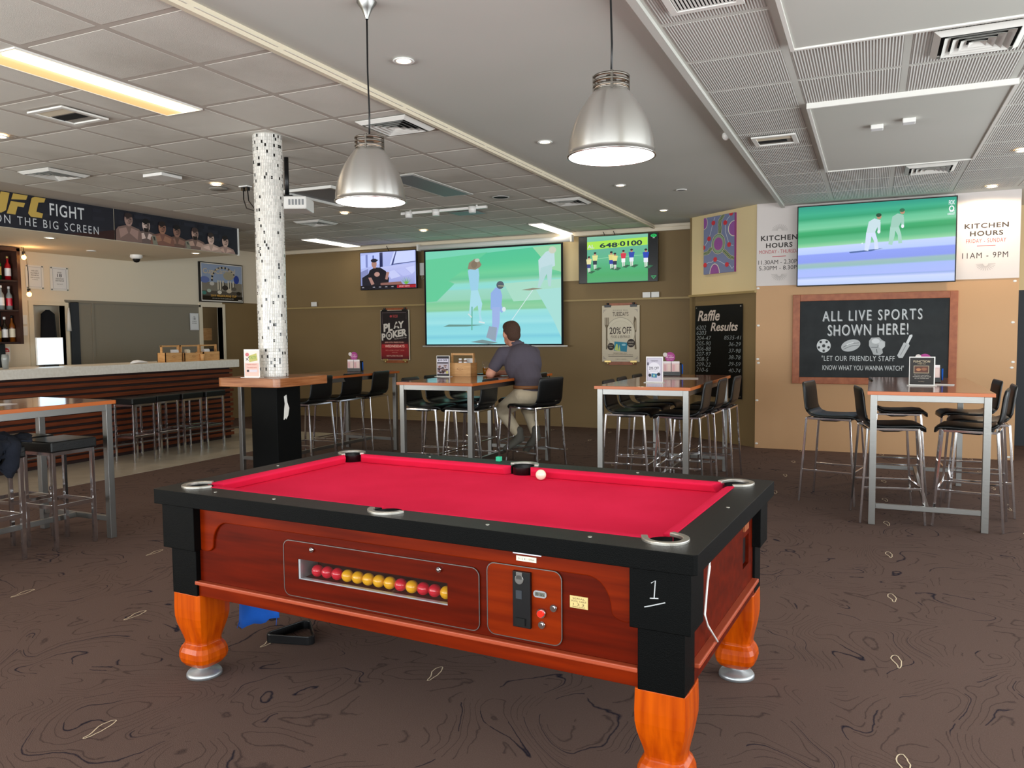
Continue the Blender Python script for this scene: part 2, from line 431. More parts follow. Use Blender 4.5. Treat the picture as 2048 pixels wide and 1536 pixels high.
# square lay-in panels of the left ceiling, one object each
holes_l = [(-4.8, 3.0, -4.42, 4.4), (-8.92, 10.85, -8.55, 12.2), (-4.75, 10.93, -4.46, 12.33), (-5.6, 3.84, -5.23, 4.22)]
pm = MB().box((-.306, -.306, 0), (.306, .306, .002)).build('panel', 'panel_left', ceil).data
first = [o for o in COL.objects if o.data == pm][0]
cells = []
for i in range(12):
    for j in range(-2, 15):
        x0 = -3.09-.66*(i+1)+.0; y0 = 3.02+.66*j
        cx, cy = x0+.33, y0+.33
        if cx < XL or cy > YB-.3 or cy < .3: continue
        if cx < -8.6 and cy < 9.4: continue
        cells.append((cx, cy))
def clipcell(cx, cy, hs):
    for h in hs:
        if cx+.31 > h[0] and cx-.31 < h[2] and cy+.31 > h[1] and cy-.31 < h[3]: return h
    return None
def box_minus(mb, x0, y0, x1, y1, h, z0, z1):
    hx0, hy0, hx1, hy1 = max(h[0], x0), max(h[1], y0), min(h[2], x1), min(h[3], y1)
    if hx0 >= hx1 or hy0 >= hy1: mb.box((x0, y0, z0), (x1, y1, z1)); return
    for a in ((x0, y0, x1, hy0), (x0, hy1, x1, y1), (x0, hy0, hx0, hy1), (hx1, hy0, x1, hy1)):
        if a[2]-a[0] > .01 and a[3]-a[1] > .01: mb.box((a[0], a[1], z0), (a[2], a[3], z1))
used = False
for cx, cy in cells:
    h = clipcell(cx, cy, holes_l)
    if h:
        mb = MB(); box_minus(mb, cx-.306, cy-.306, cx+.306, cy+.306, h, 3.198, 3.2)
        if mb.v: mb.build('panel', 'panel_left', ceil)
        continue
    if not used: first.location = (cx, cy, 3.198); used = True; continue
    c = first.copy(); COL.objects.link(c); c.location = (cx, cy, 3.198+random.uniform(-.0005, .0003))
# ribbed acoustic panels of the right ceiling
P1 = (-.434, 2.2, 2.15, 4.84); P2 = (-.44, 6.15, .812, 8.615)
hole_r = [P1, P2, (-.95, 6.93, -.60, 7.27), (.3, 4.95, .7, 5.42)]
rm = MB().box((-.3, -.3, 0), (.3, .3, .002)).build('panel', 'panel_ribbed', ceil)
used = False
xs = [(-1.07, -.49)]+[(-.49+.645*i, -.49+.645*(i+1)) for i in range(7)]
for xa, xb in xs:
    for j in range(-3, 13):
        y0 = 4.26+.6435*j; y1 = y0+.6435
        if y1 > YP+.15: continue
        cx, cy = (xa+xb)/2, (y0+y1)/2; hx = (xb-xa)/2-.022; hy = .3
        skip = False
        for h in (P1, P2):
            if cx > h[0] and cx < h[2] and cy > h[1] and cy < h[3]: skip = True
        if skip: continue
        if not used and hx > .29: rm.location = (cx, cy, 3.178); used = True; continue
        c = rm.copy(); COL.objects.link(c); c.location = (cx, cy, 3.178); c.scale = (hx/.3, 1, 1)
for n, h in enumerate((P1, P2)):
    MB().box((h[0], h[1], 3.15), (h[2], h[3], 3.175)).build('flat_panel', 'ceiling_paint', ceil)
    fr = MB(); t = .022
    fr.box((h[0]-t, h[1]-t, 3.14), (h[0], h[3]+t, 3.178)).box((h[2], h[1]-t, 3.14), (h[2]+t, h[3]+t, 3.178))
    fr.box((h[0], h[1]-t, 3.14), (h[2], h[1], 3.178)).box((h[0], h[3], 3.14), (h[2], h[3]+t, 3.178))
    fr.build('panel_frame', 'white_paint', ceil)
o = MB().box((-3.16, YF, 3.176), (-3.125, YB, 3.232)).build('trim_1', 'cream_paint'); tag(o, kind='structure')
o = MB().box((-1.115, YF, 3.155), (-1.07, YP+.3, 3.232)).build('trim_2', 'ceiling_paint'); tag(o, kind='structure')

# back wall
o = MB().box((XL-.2, YB, 0), (-2.2, YB+.15, 3.3)).build('wall_back', 'olive_paint'); tag(o, kind='structure')
MB().box((-4.95, YB-.006, 2.42), (-3.7, YB+.01, 3.14)).build('cream_patch', 'yellow_cream', o)
rail = MB().box((XL, YB-.055, 2.08), (-2.4, YB, 2.108)).build('trim_3', 'ledge_lit_paint'); tag(rail, kind='structure')
o = MB().box((XL, YB-.09, 3.135), (-2.4, YB, 3.23)).box((XL, YB-.12, 3.19), (-2.4, YB, 3.23)).build('trim_4', 'beige_paint'); tag(o, kind='structure')
o = MB().box((XL, YB-.015, 0), (-2.45, YB, .07)).build('baseboard_back', 'olive_paint'); tag(o, kind='structure')
# diagonal wall
A = Vector((-2.44, 11.76, 0)); Bv = Vector((-1.42, 10.95, 0)); ang = math.atan2(Bv.y-A.y, Bv.x-A.x); DL = (Bv-A).length
wd = MB().box((0, 0, 0), (DL, .12, 2.1), 0).box((0, -.005, 2.1), (DL, .12, 3.25), 1)
wd = wd.build('wall_diagonal', ['olive_paint', 'yellow_cream'], loc=A, rot=ang); tag(wd, kind='structure')
MB().box((-.02, -.05, 2.07), (DL+.02, 0, 2.1)).build('ledge', 'ledge_lit_paint', wd)
MB().box((-.05, .0, 0), (.07, .75, 3.25)).build('return_face', 'olive_paint', wd)
# right hand partition with the hours boards
wr = MB().box((-1.42, YP, 0), (1.545, YP+.15, 3.25)).build('wall_partition', 'tan_paint'); tag(wr, kind='structure')
MB().box((1.44, YP+.15, 0), (1.545, YB, 3.25)).build('return_face', 'tan_paint', wr)
MB().box((-1.42, YP-.0015, 2.155), (1.545, YP, 3.24)).build('upper_band', 'lilac_white', wr)
dents = MB()
for z in (2.12, 1.62, 1.18, 1.12, .62, .05):
    for x in (-1.39, 1.5): dents.sphere((x+random.uniform(-.01, .01), YP, z+random.uniform(-.02, .02)), .018, 8, sc=(1.2, .15, .8))
dents.build('filler_spots', 'white_paint', wr)
bk = MB().box((1.545, YB, 0), (XR+.2, YB+.15, 2.07), 1).box((1.545, YB, 2.07), (XR+.2, YB+.15, 3.3), 0)
o = bk.build('wall_alcove', ['yellow_cream', 'dark_blue']); tag(o, kind='structure')
# left wall with two doorways
def yz(mb, y0, z0, y1, z1, mi, x=XL, t=.12): mb.box((x-t, y0, z0), (x, y1, z1), mi)
lw = MB()
yz(lw, YF, 0, 7.53, 2.07, 1); yz(lw, 8.05, 0, 10.7, 2.12, 0); yz(lw, 11.22, 0, YB, 2.2, 2)
yz(lw, YF, 2.07, 7.53, 3.3, 1); yz(lw, 7.53, 2.07, 8.05, 3.3, 1); yz(lw, 8.05, 2.12, 10.7, 3.3, 1); yz(lw, 10.7, 2.12, 11.22, 3.3, 1); yz(lw, 11.22, 2.2, YB, 3.3, 1)
lw = lw.build('wall_left', ['grey_paint', 'beige_paint', 'olive_paint']); tag(lw, kind='structure')
MB().box((XL, 8.05, 2.09), (XL+.02, 10.68, 2.13)).build('dado_cap', 'grey_paint', lw)
MB().box((XL, 8.49, 0), (XL+.015, 8.53, 2.1)).build('joint_strip', 'grey_paint', lw)
MB().box((XL, 8.13, 0), (XL+.02, 8.27, 2.1)).build('dark_jamb', 'dark_blue', lw)
MB().box((-14, YF, 0), (-13.9, YB, 3.3)).build('passage_wall', 'beige_paint', lw)
def door(n, y0, y1, zt, mt):
    fr = MB().box((XL-.13, y0-.07, 0), (XL+.02, y0, zt+.06)).box((XL-.13, y1, 0), (XL+.02, y1+.05, zt+.06)).box((XL-.13, y0, zt), (XL+.02, y1, zt+.06))
    o = fr.build('door_%d' % n, mt); tag(o, kind='structure'); return o
d1 = door(1, 7.55, 8.05, 2.04, 'cream_paint')
MB().box((XL-.40, 7.5, 0), (XL-.35, 8.6, 2.4)).build('inner_wall', 'beige_paint', d1)
d2 = door(2, 10.72, 11.22, 2.1, 'cream_paint')
MB().box((XL-.5, 10.78, 0), (XL-.45, 12.2, 2.3)).build('inner_wall', 'olive_paint', d2)
MB().box((XL-.5, 10.66, 0), (XL-.13, 10.70, 2.1)).build('inner_jamb', 'black_void', d2)
# soffit over the bar
o = MB().box((XL, YF, 2.8), (-8.87, 9.35, 3.3)).build('wall_soffit', 'beige_paint'); tag(o, kind='structure')
# side and street walls that carry the windows
def window_wall(name, boxes, mt='cream_paint'):
    mb = MB(); [mb.box(*b_) for b_ in boxes]; o = mb.build(name, mt); tag(o, kind='structure'); return o
window_wall('wall_right', [((XR, YF, 0), (XR+.15, YB+.3, .3)), ((XR, YF, 2.8), (XR+.15, YB+.3, 3.3)), ((XR, YF, .3), (XR+.15, -1.6, 2.8)), ((XR, 6.2, .3), (XR+.15, 6.8, 2.8)), ((XR, 10.4, .3), (XR+.15, YB+.3, 2.8))])
window_wall('wall_front', [((-14, YF-.15, 0), (XR, YF, .25)), ((-14, YF-.15, 2.8), (XR, YF, 3.3)), ((-14, YF-.15, .25), (-11, YF, 2.8)), ((-6.1, YF-.15, .25), (-5.8, YF, 2.8)), ((3.9, YF-.15, .25), (XR, YF, 2.8))])
for n, (a, b_, ax) in enumerate([(-1.6, 6.2, 1), (6.8, 10.4, 1), (-5.8, 3.9, 0), (-11, -6.1, 0)]):
    mb = MB(); k = 4
    for i in range(k+1):
        t = a+(b_-a)*i/k
        if ax: mb.box((XR+.03, t-.03, .3), (XR+.1, t+.03, 2.8))
        else: mb.box((t-.03, YF-.1, .25), (t+.03, YF-.03, 2.8))
    if ax: mb.box((XR+.03, a, 2.0), (XR+.1, b_, 2.06))
    else: mb.box((a, YF-.1, 2.0), (b_, YF-.03, 2.06))
    o = mb.build('window_%d' % (n+1), 'black_plastic'); tag(o, kind='structure')

# ================================================================== POOL TABLE
PA = radians(-3.3)
pool = thing('pool_table', 'coin-operated pool table with red cloth, black rails and orange-stained legs', 'pool table', (-1.656, 3.112, 0), PA)
cab = MB().box((-1.163, -.60, .45), (1.163, .60, .806)).build('cabinet', 'wood_red', pool, bevel=.003)
bool_cut(cab, MB().box((-.44, -.7, .556), (.285, -.47, .640)))
bool_cut(cab, MB().box((1.10, .30, .56), (1.3, .42, .69)))
for s in (-1, 1):
    MB().box((-1.03, s*.585, .40), (1.03, s*.612, .455)).build('lower_board', 'wood_mid', pool, bevel=.003)
    MB().box((-1.03, s*.60, .453), (1.02, s*.628, .470)).build('ledge', 'wood_edge', pool, bevel=.004)
    # raised board with ogee drops at both ends
    pts = [(-1.01, .806), (-1.01, .612), (-.975, .607)]
    for k in range(7): t = k/6; pts.append((-.975+.05*sin(t*pi/2), .607+.03*(1-cos(t*pi/2))))
    for k in range(1, 9): t = k/8; pts.append((-.925+.085*(1-cos(t*pi/2))+.0, .637+.108*sin(t*pi/2)))
    mir = [(-a, b_) for a, b_ in pts[::-1]]
    MB().prism(pts+mir, lambda u, v, t: (u, s*t, v), .598, .611).build('ogee_board', 'wood_mid', pool, bevel=.004)
    # end boards
    MB().box((s*1.14, -.505, .40), (s*1.173, .505, .455)).build('lower_board', 'wood_red', pool, bevel=.003)
    MB().box((s*1.16, -.505, .453), (s*1.192, .505, .470)).build('ledge', 'wood_edge', pool, bevel=.004)
# slot and chute on the right end
MB().box((1.135, .305, .565), (1.15, .415, .685)).build('ball_return', 'black_plastic', pool)
pts = [(.30, .72), (.38, .72), (.38, .77)]+[(.34+.04*cos(t*pi/6), .77+.03*sin(t*pi/6)) for t in range(1, 6)]+[(.30, .77)]
MB().prism(pts, lambda u, v, t: (t, u, v), 1.160, 1.171).build('cue_slot', 'frame_wood', pool)
for sx in (-1, 1):
    for sy in (-1, 1):
        bl = MB().box((sx*1.0, sy*.492, .61), (sx*1.20, sy*.648, .81)).box((sx*1.02, sy*.505, .40), (sx*1.175, sy*.625, .612))
        bl = bl.build('corner_block', 'black_laminate', pool, bevel=.003)
        # turned-down leg: square top, waist, bulb
        prof = [(.402, .087), (.33, .089), (.29, .088), (.255, .083), (.225, .077), (.195, .070), (.172, .0655), (.160, .067), (.145, .079), (.125, .087), (.10, .089), (.08, .084), (.062, .070), (.050, .054)]
        lc = (sx*1.092, sy*.538)
        rings = []
        for z, r in prof:
            n = 24; ring = []
            sq = 14 if z > .165 else 4.5
            cf = 1.40 if z > .3 else (1.40-(.3-z)/.13*.20 if z > .17 else 1.20)
            for k in range(n):
                a = 2*pi*k/n; c_, s_ = cos(a), sin(a)
                rr = r/((abs(c_)**sq+abs(s_)**sq)**(1/sq)); rr = min(rr, r*cf)
                ring.append((lc[0]+rr*c_, lc[1]+rr*s_, z))
            rings.append(ring)
        lg = MB().loft(rings, smooth=False).build('leg', 'wood_leg', pool, bevel=.003)
        MB().lathe([(.03, .055), (.03, .03), (.072, .022), (.078, .012), (.078, .0), (0.001, 0)], (lc[0], lc[1], 0), 28).build('levelling_foot', 'zinc', lg)
# rails and cushions
PK = [(-1.085, -.535, .062), (1.085, -.535, .062), (-1.085, .535, .062), (1.085, .535, .062), (0, -.572, .058), (0, .572, .058)]
def octo(x, y, c):  # rectangle with clipped corners
    return [(x-c, -y), (x, -y+c), (x, y-c), (x-c, y), (-x+c, y), (-x, y-c), (-x, -y+c), (-x+c, -y)]
rail_o = MB()
out = octo(1.225, .677, .012); inn = octo(1.095, .545, .001)
n = 8
vs = [(x, y, z) for z in (.812, .877) for x, y in out]+[(x, y, z) for z in (.812, .877) for x, y in inn]
fs = []
for k in range(n):
    j = (k+1) % n
    fs += [(k, j, n+j, n+k), (2*n+j, 2*n+k, 3*n+k, 3*n+j), (n+k, n+j, 3*n+j, 3*n+k), (j, k, 2*n+k, 2*n+j)]
rail_o.add(vs, fs); rail_o = rail_o.build('rail', 'black_top', pool)
cut = MB()
for x, y, r in PK: cut.cyl((x, y, .7), (x, y, .95), r, n=32)
bool_cut(rail_o, cut)
rail_o.data.materials.append(M['black_laminate'])
for pl in rail_o.data.polygons:
    if abs(pl.normal.z) < .3: pl.material_index = 1
md = rail_o.modifiers.new('bevel', 'BEVEL'); md.width = .003; md.segments = 2; md.limit_method = 'ANGLE'
bed = MB().box((-1.095, -.545, .80), (1.095, .545, .834)).build('playing_surface', 'red_cloth', pool)
cut = MB()
for x, y, r in PK: cut.cyl((x, y, .7), (x, y, .95), r-.004, n=32)
bool_cut(bed, cut)
def cushion(p0, p1, inward, c0, c1):
    # profile across: outer top (0,.877) ; nose ; base.  runs p0->p1, ends cut by c0,c1
    p0 = Vector(p0); p1 = Vector(p1); d = (p1-p0).normalized(); i_ = Vector(inward)
    prof = [(0, .834), (0, .878), (.03, .878), (.046, .872), (.05, .866), (.034, .834)]
    rings = []
    for base, cc, sg in ((p0, c0, 1), (p1, c1, -1)):
        rings.append([tuple(base+i_*a+d*(sg*a*cc))+(z,) for a, z in prof])
    return MB().loft(rings, smooth=False).build('cushion', 'red_cloth', pool, bevel=.004)
for s in (-1, 1):
    cushion((-1.03, s*.545), (-.055, s*.545), (0, -s), .9, .5)
    cushion((.055, s*.545), (1.03, s*.545), (0, -s), .5, .9)
    cushion((s*1.095, -.48), (s*1.095, .48), (-s, 0), .9, .9)
for x, y, r in PK:
    MB().lathe([(r-.003, .872), (r-.003, .816), (.001, .8155)], (x, y, 0), 28).build('pocket_cup', 'black_plastic', pool)
    # horseshoe casting open towards the bed
    if abs(x) > .1:
        mid = math.atan2(y, x) if False else math.atan2(math.copysign(1, y), math.copysign(1, x)); span = radians(112); ro, ri = .078, .055
    else:
        mid = math.copysign(pi/2, y); span = radians(82); ro, ri = .082, .059
    oa = []; ia = []
    for k in range(25):
        t = mid-span+2*span*k/24; oa.append((x+ro*cos(t), y+ro*sin(t))); ia.append((x+ri*cos(t), y+ri*sin(t)))
    # straight arms of the corner castings
    if abs(x) > .1:
        for lst, rr in ((oa, ro), (ia, ri)):
            a0 = mid-span; a1 = mid+span
            e0 = Vector(lst[0]); e1 = Vector(lst[-1])
            g0 = Vector((sin(a0), -cos(a0))); g1 = Vector((-sin(a1), cos(a1)))
            lst.insert(0, tuple(e0+g0*.03)); lst.append(tuple(e1+g1*.03))
    MB().prism(oa+ia[::-1], lambda u, v, t: (u, v, t), .872, .886).build('pocket_casting', 'cast_metal', pool, bevel=.003)
scr = MB()
for x, y in ((-.9, -.61), (-.558, -.61), (.46, -.61), (.85, -.61), (-.6, .61), (.6, .61), (1.16, .03), (-1.16, .03)):
    scr.cyl((x, y, .875), (x, y, .879), .007, n=12)
scr.build('rail_screws', 'cast_metal', pool)
# front: ball window door, coin door, small fittings
def rrect(x0, z0, x1, z1, r, n=6):
    p = []
    for cx, cz, a in ((x1-r, z1-r, 0), (x0+r, z1-r, 90), (x0+r, z0+r, 180), (x1-r, z0+r, 270)):
        for k in range(n+1): t = radians(a+90*k/n); p.append((cx+r*cos(t), cz+r*sin(t)))
    return p
def ring_strip(x0, z0, x1, z1, r, t, y0, y1):
    a = rrect(x0, z0, x1, z1, r); b_ = rrect(x0+t, z0+t, x1-t, z1-t, max(r-t, .002)); n = len(a); mb = MB()
    vs = [(u, y, v) for y in (y0, y1) for u, v in a]+[(u, y, v) for y in (y0, y1) for u, v in b_]; fs = []
    for k in range(n):
        j = (k+1) % n; fs += [(k, j, n+j, n+k), (3*n+k, 3*n+j, 2*n+j, 2*n+k), (n+k, n+j, 3*n+j, 3*n+k), (2*n+k, 2*n+j, j, k)]
    return mb.add(vs, fs)
dp = MB().prism(rrect(-.515, .482, .420, .712, .03), lambda u, v, t: (u, -t, v), .598, .606).build('ball_door', 'wood_red', pool)
bool_cut(dp, MB().box((-.44, -.7, .556), (.285, -.47, .640)))
ring_strip(-.517, .480, .422, .714, .032, .003, -.6075, -.603).build('door_trim', 'satin_steel', dp)
MB().box((-.438, -.604, .558), (-.428, -.50, .638)).box((-.438, -.604, .552), (.285, -.585, .560)).build('window_sill', 'zinc', dp)
MB().box((-.438, -.5985, .56), (.285, -.5965, .64)).build('window_pane', 'glass', dp)
for x in (-.36, .252):
    MB().cyl((x, -.605, .688), (x, -.615, .688), .010, n=16).sphere((x, -.615, .688), .007, 10).build('door_lock', 'chrome', dp)
cd = MB().prism(rrect(.455, .485, .745, .742, .03), lambda u, v, t: (u, -t, v), .598, .607).build('coin_door', 'wood_light', pool)
ring_strip(.453, .483, .747, .744, .032, .003, -.6085, -.603).build('door_trim', 'satin_steel', cd)
cm = MB().box((.563, -.620, .53), (.632, -.606, .728)).build('coin_mechanism', 'black_plastic', cd, bevel=.002)
MB().cyl((.590, -.6225, .700), (.590, -.618, .700), .017, n=20).box((.578, -.6225, .700), (.602, -.618, .726)).build('coin_slot', 'satin_steel', cd, bevel=.001)
MB().box((.577, -.622, .632), (.600, -.619, .662)).build('coin_display', 'dark_blue', cd)
MB().box((.577, -.626, .538), (.612, -.612, .565)).build('coin_return', 'black_void', cd)
MB().prism(rrect(.640, .644, .690, .668, .011), lambda u, v, t: (u, -t, v), .606, .612).build('game_counter', 'zinc', cd)
Pic(.038, .014, '6a6a60').text('0 in', .004, .002, .034, .012, '101010').build('counter_digits', 'print', cd, (.646, -.6125, .649))
MB().cyl((.671, -.606, .591), (.671, -.618, .591), .016, n=20).build('button_collar', 'chrome', cd)
MB().cyl((.671, -.618, .591), (.671, -.624, .591), .0115, n=20).build('start_button', 'red_button', cd)
for x, z in ((.716, .615), (.671, .549)):
    MB().cyl((x, -.606, z), (x, -.614, z), .0125, n=20).cyl((x, -.614, z), (x, -.618, z), .007, n=12).build('door_lock', 'chrome', cd)
Pic(.066, .042, 'c9b072').rect(.002, .002, .064, .040, 'd8c080').text('SERIAL', .01, .030, .055, .036, '40351a').text('POOL TABLE', .006, .021, .060, .027, '40351a').text('1 2 3', .012, .010, .052, .017, '40351a').text('MADE IN AUS', .01, .003, .055, .007, '40351a').build('maker_plate', 'print', pool, (.773, -.6015, .625))
Pic(.11, .018, 'e6e6f2').text('$2 PER GAME', .02, .005, .09, .013, '30304a').build('price_sticker', 'print', pool, (.562, -.6125, .788))
Pic(.078, .018, 'efe6d2').text('0 12 41 10964', .008, .005, .07, .012, '4a4030').build('phone_sticker', 'print', pool, (.575, -.6125, .764))
Pic(.08, .11, None, (0, 0, 80, 110)).line([(28, 92), (42, 102), (38, 45)], 3.4, 'b9bcbf').line([(24, 43), (52, 46)], 3.2, 'b9bcbf').line([(6, 12), (30, 20), (74, 36)], 3.4, 'b9bcbf').build('painted_number', 'print', pool, (1.045, -.6495, .672))
# white cord tied to the end, hanging against the panel
MB().tube([(1.19, -.385, .815), (1.19, -.375, .78), (1.19, -.388, .75), (1.188, -.40, .70), (1.187, -.425, .61), (1.188, -.39, .56), (1.197, -.285, .468)], .004, 6).tube([(1.19, -.40, .80), (1.192, -.38, .76), (1.19, -.395, .72)], .0035, 6).build('tie_cord', 'white_plastic', pool)
def pw(x, y, z):   # pool local -> world
    return (-1.656+x*cos(PA)-y*sin(PA), 3.112+x*sin(PA)+y*cos(PA), z)
cols = 'rrryyyyyryrry'
nm = {'r': ('ball_red', 'red'), 'y': ('ball_yellow', 'yellow')}
ords = ['first', 'second', 'third', 'fourth', 'fifth', 'sixth', 'seventh', 'eighth', 'ninth', 'tenth', 'eleventh', 'twelfth', 'last']
for i, c in enumerate(cols):
    o = MB().sphere((0, 0, 0), .0253, 20).build('pool_ball', nm[c][0], loc=pw(-.385+i*.0525, -.55, .5825))
    tag(o, '%s pool ball, %s from the left in the table window' % (nm[c][1], ords[i]), 'ball', 'balls behind the table window')
o = MB().sphere((0, 0, 0), .026, 24).build('cue_ball', 'ball_white', loc=pw(.158, .452, .860)); tag(o, 'cream white cue ball resting near the far cushion', 'ball')
o = MB().box((-.013, -.013, 0), (.013, .013, .024)).build('chalk_cube', 'chalk_cube', loc=pw(-.18, .64, .8775), bevel=.002); tag(o, 'small green chalk cube on the far black rail', 'chalk')
# triangle rack on the floor and blue cloth hanging beneath the cabinet
def tri_ring(L_, r, n=5):
    P = [Vector((0, 0)), Vector((L_, 0)), Vector((L_/2, L_*.866))]; out = []
    cen = (P[0]+P[1]+P[2])/3
    for i, p in enumerate(P):
        c = p+(cen-p).normalized()*r*2; base = math.atan2((p-cen).y, (p-cen).x)
        for k in range(n+1): t = base-pi/3+2*pi/3*k/n; out.append((c.x+r*cos(t), c.y+r*sin(t)))
    return out
ot = tri_ring(.30, .03); c0 = Vector((.15, .0866)); it = [tuple(c0+(Vector(p)-c0)*.90) for p in ot]; n = len(ot)
vs = [(x, y, z) for z in (.001, .045) for x, y in ot]+[(x, y, z) for z in (.001, .045) for x, y in it]; fs = []
for k in range(n):
    j = (k+1) % n; fs += [(k, j, n+j, n+k), (2*n+j, 2*n+k, 3*n+k, 3*n+j), (n+k, n+j, 3*n+j, 3*n+k), (j, k, 2*n+k, 2*n+j)]
o = MB().add(vs, fs).build('triangle_rack', 'black_plastic', loc=(-2.80, 3.03, 0), rot=radians(14), bevel=.003)
tag(o, 'black plastic triangle ball rack lying on the carpet under the pool table', 'rack')
bc = MB(); g = 8; vs = []; fs = []
for i in range(g+1):
    for j in range(7):
        u = i/g; v = j/6; dep = .30-.09*u**1.5+.008*sin(u*14)
        vs.append((u*.26, .012*sin(u*9+v*3), -v*dep+0))
for i in range(g):
    for j in range(6): fs.append((i*7+j, (i+1)*7+j, (i+1)*7+j+1, i*7+j+1))
bc.add(vs, fs, 0, True).tube([(.235, 0, -.19), (.237, .002, -.23), (.234, 0, -.26)], .0015, 5).tube([(.005, 0, -.28), (-.008, 0, -.31)], .0015, 5)
o = bc.build('blue_cloth', 'blue_cloth', loc=(-2.77, 2.85, .452), rot=0); md = o.modifiers.new('s', 'SOLIDIFY'); md.thickness = .003
tag(o, 'torn blue cloth hanging below the left end of the pool table', 'cloth')

# ================================================================== BAR TABLES
def bar_table(loc, label, Lx=.875, Ly=2.12, ht=1.073):
    t = thing('bar_table', label, 'table', loc, 0, 'tall bar tables')
    MB().box((0, 0, ht-.028), (Lx, Ly, ht), 0).build('table_top', 'table_laminate', t, bevel=.002)
    e = .0015
    MB().box((-e, -e, ht-.029), (Lx+e, .002, ht-.002)).box((-e, Ly-.002, ht-.029), (Lx+e, Ly+e, ht-.002)).box((-e, 0, ht-.029), (.002, Ly, ht-.002)).box((Lx-.002, 0, ht-.029), (Lx+e, Ly, ht-.002)).build('edge_band', 'table_edge', t)
    i = .02; wl = .05; za = ht-.03
    for x in (i, Lx-i-wl):
        for y in (i, Ly-i-wl):
            MB().box((x, y, 0), (x+wl, y+wl, za)).build('leg', 'satin_steel', t, bevel=.002)
    ap = MB().box((i+wl, i+.006, za-.05), (Lx-i-wl, i+.044, za)).box((i+wl, Ly-i-.044, za-.05), (Lx-i-wl, Ly-i-.006, za))
    ap.box((i+.006, i+wl, za-.05), (i+.044, Ly-i-wl, za)).box((Lx-i-.044, i+wl, za-.05), (Lx-i-.006, Ly-i-wl, za))
    ap.build('apron', 'satin_steel', t, bevel=.002)
    MB().box((i+wl, i+.01, .13), (Lx-i-wl, i+.04, .17)).box((i+wl, Ly-i-.04, .13), (Lx-i-wl, Ly-i-.01, .17)).box((Lx/2-.015, i+.04, .13), (Lx/2+.015, Ly-i-.04, .17)).build('stretcher', 'satin_steel', t, bevel=.002)
    return t
bar_table((-.03, 6.87, 0), 'tall orange-edged table in front of the chalkboard wall')
bar_table((-2.31, 6.87, 0), 'tall orange-edged table near the black results board, with the 20% off sign')
bar_table((-4.44, 6.87, 0), 'tall orange-edged table where the man sits')
bar_table((-6.69, 6.95, 0), 'tall orange-edged table behind the mosaic column')
bar_table((-6.20, 2.15, 0), 'tall orange-edged table at the left edge of the photo, before the bar')

# ================================================================== HIGH-BACK CHAIRS
def shell(stations, wds, th):
    rings = []
    n = 16
    for i, (x, z) in enumerate(stations):
        a = stations[max(i-1, 0)]; b_ = stations[min(i+1, len(stations)-1)]
        d = Vector((b_[0]-a[0], b_[1]-a[1])).normalized(); nx, nz = -d.y, d.x
        wv = wds[i]; t = th[i]; ring = []
        for k in range(n):
            q = 2*pi*k/n; c_, s_ = cos(q), sin(q)
            e = .45
            yy = math.copysign(abs(c_)**e, c_)*wv/2; tt = math.copysign(abs(s_)**.8, s_)*t/2
            ring.append((x+nx*tt, yy, z+nz*tt))
        rings.append(ring)
    return MB().loft(rings)
def high_chair(loc, rot, label):
    t = thing('bar_chair', label, 'chair', loc, rot, 'high-back bar chairs')
    st = [(.245, .742), (.238, .768), (.21, .785), (.15, .789), (.05, .783), (-.05, .781), (-.12, .786), (-.165, .803), (-.19, .83)]
    shell(st, [.36, .40, .42, .425, .425, .425, .42, .415, .41], [.02, .032, .036, .038, .038, .038, .036, .034, .034]).build('seat', 'black_vinyl', t)
    sb = [(-.188, .826), (-.203, .86), (-.212, .92), (-.218, .98), (-.226, 1.04), (-.233, 1.075), (-.236, 1.09)]
    shell(sb, [.41, .405, .40, .395, .39, .385, .35], [.034, .034, .034, .034, .034, .03, .014]).build('backrest', 'black_vinyl', t)
    shell([(.17, .768), (.05, .748), (-.06, .745), (-.15, .765)], [.30, .33, .33, .30], [.02, .03, .03, .02]).build('seat_pan', 'black_plastic', t)
    w2 = .018
    top = {(1, 1): (.185, .205), (1, -1): (.185, -.205), (-1, 1): (-.19, .205), (-1, -1): (-.19, -.205)}
    bot = {k: (k[0]*.24, k[1]*.232) for k in top}
    def at(k, z): a = z/.765; return (bot[k][0]*(1-a)+top[k][0]*a, bot[k][1]*(1-a)+top[k][1]*a, z)
    for k in top:
        MB().bar(at(k, 0.0), at(k, .765), w2).build('leg', 'chrome', t, bevel=.002)
    fr = MB()
    fr.bar(at((1, 1), .762), at((1, -1), .762), w2).bar(at((-1, 1), .762), at((-1, -1), .762), w2).bar(at((1, 1), .762), at((-1, 1), .762), w2).bar(at((1, -1), .762), at((-1, -1), .762), w2)
    fr.build('seat_frame', 'chrome', t, bevel=.002)
    ft = MB().bar(at((1, 1), .29), at((1, -1), .29), .016).bar(at((1, 1), .29), at((-1, 1), .29), .016).bar(at((1, -1), .29), at((-1, -1), .29), .016)
    ft.build('footrest', 'chrome', t, bevel=.002)
    return t
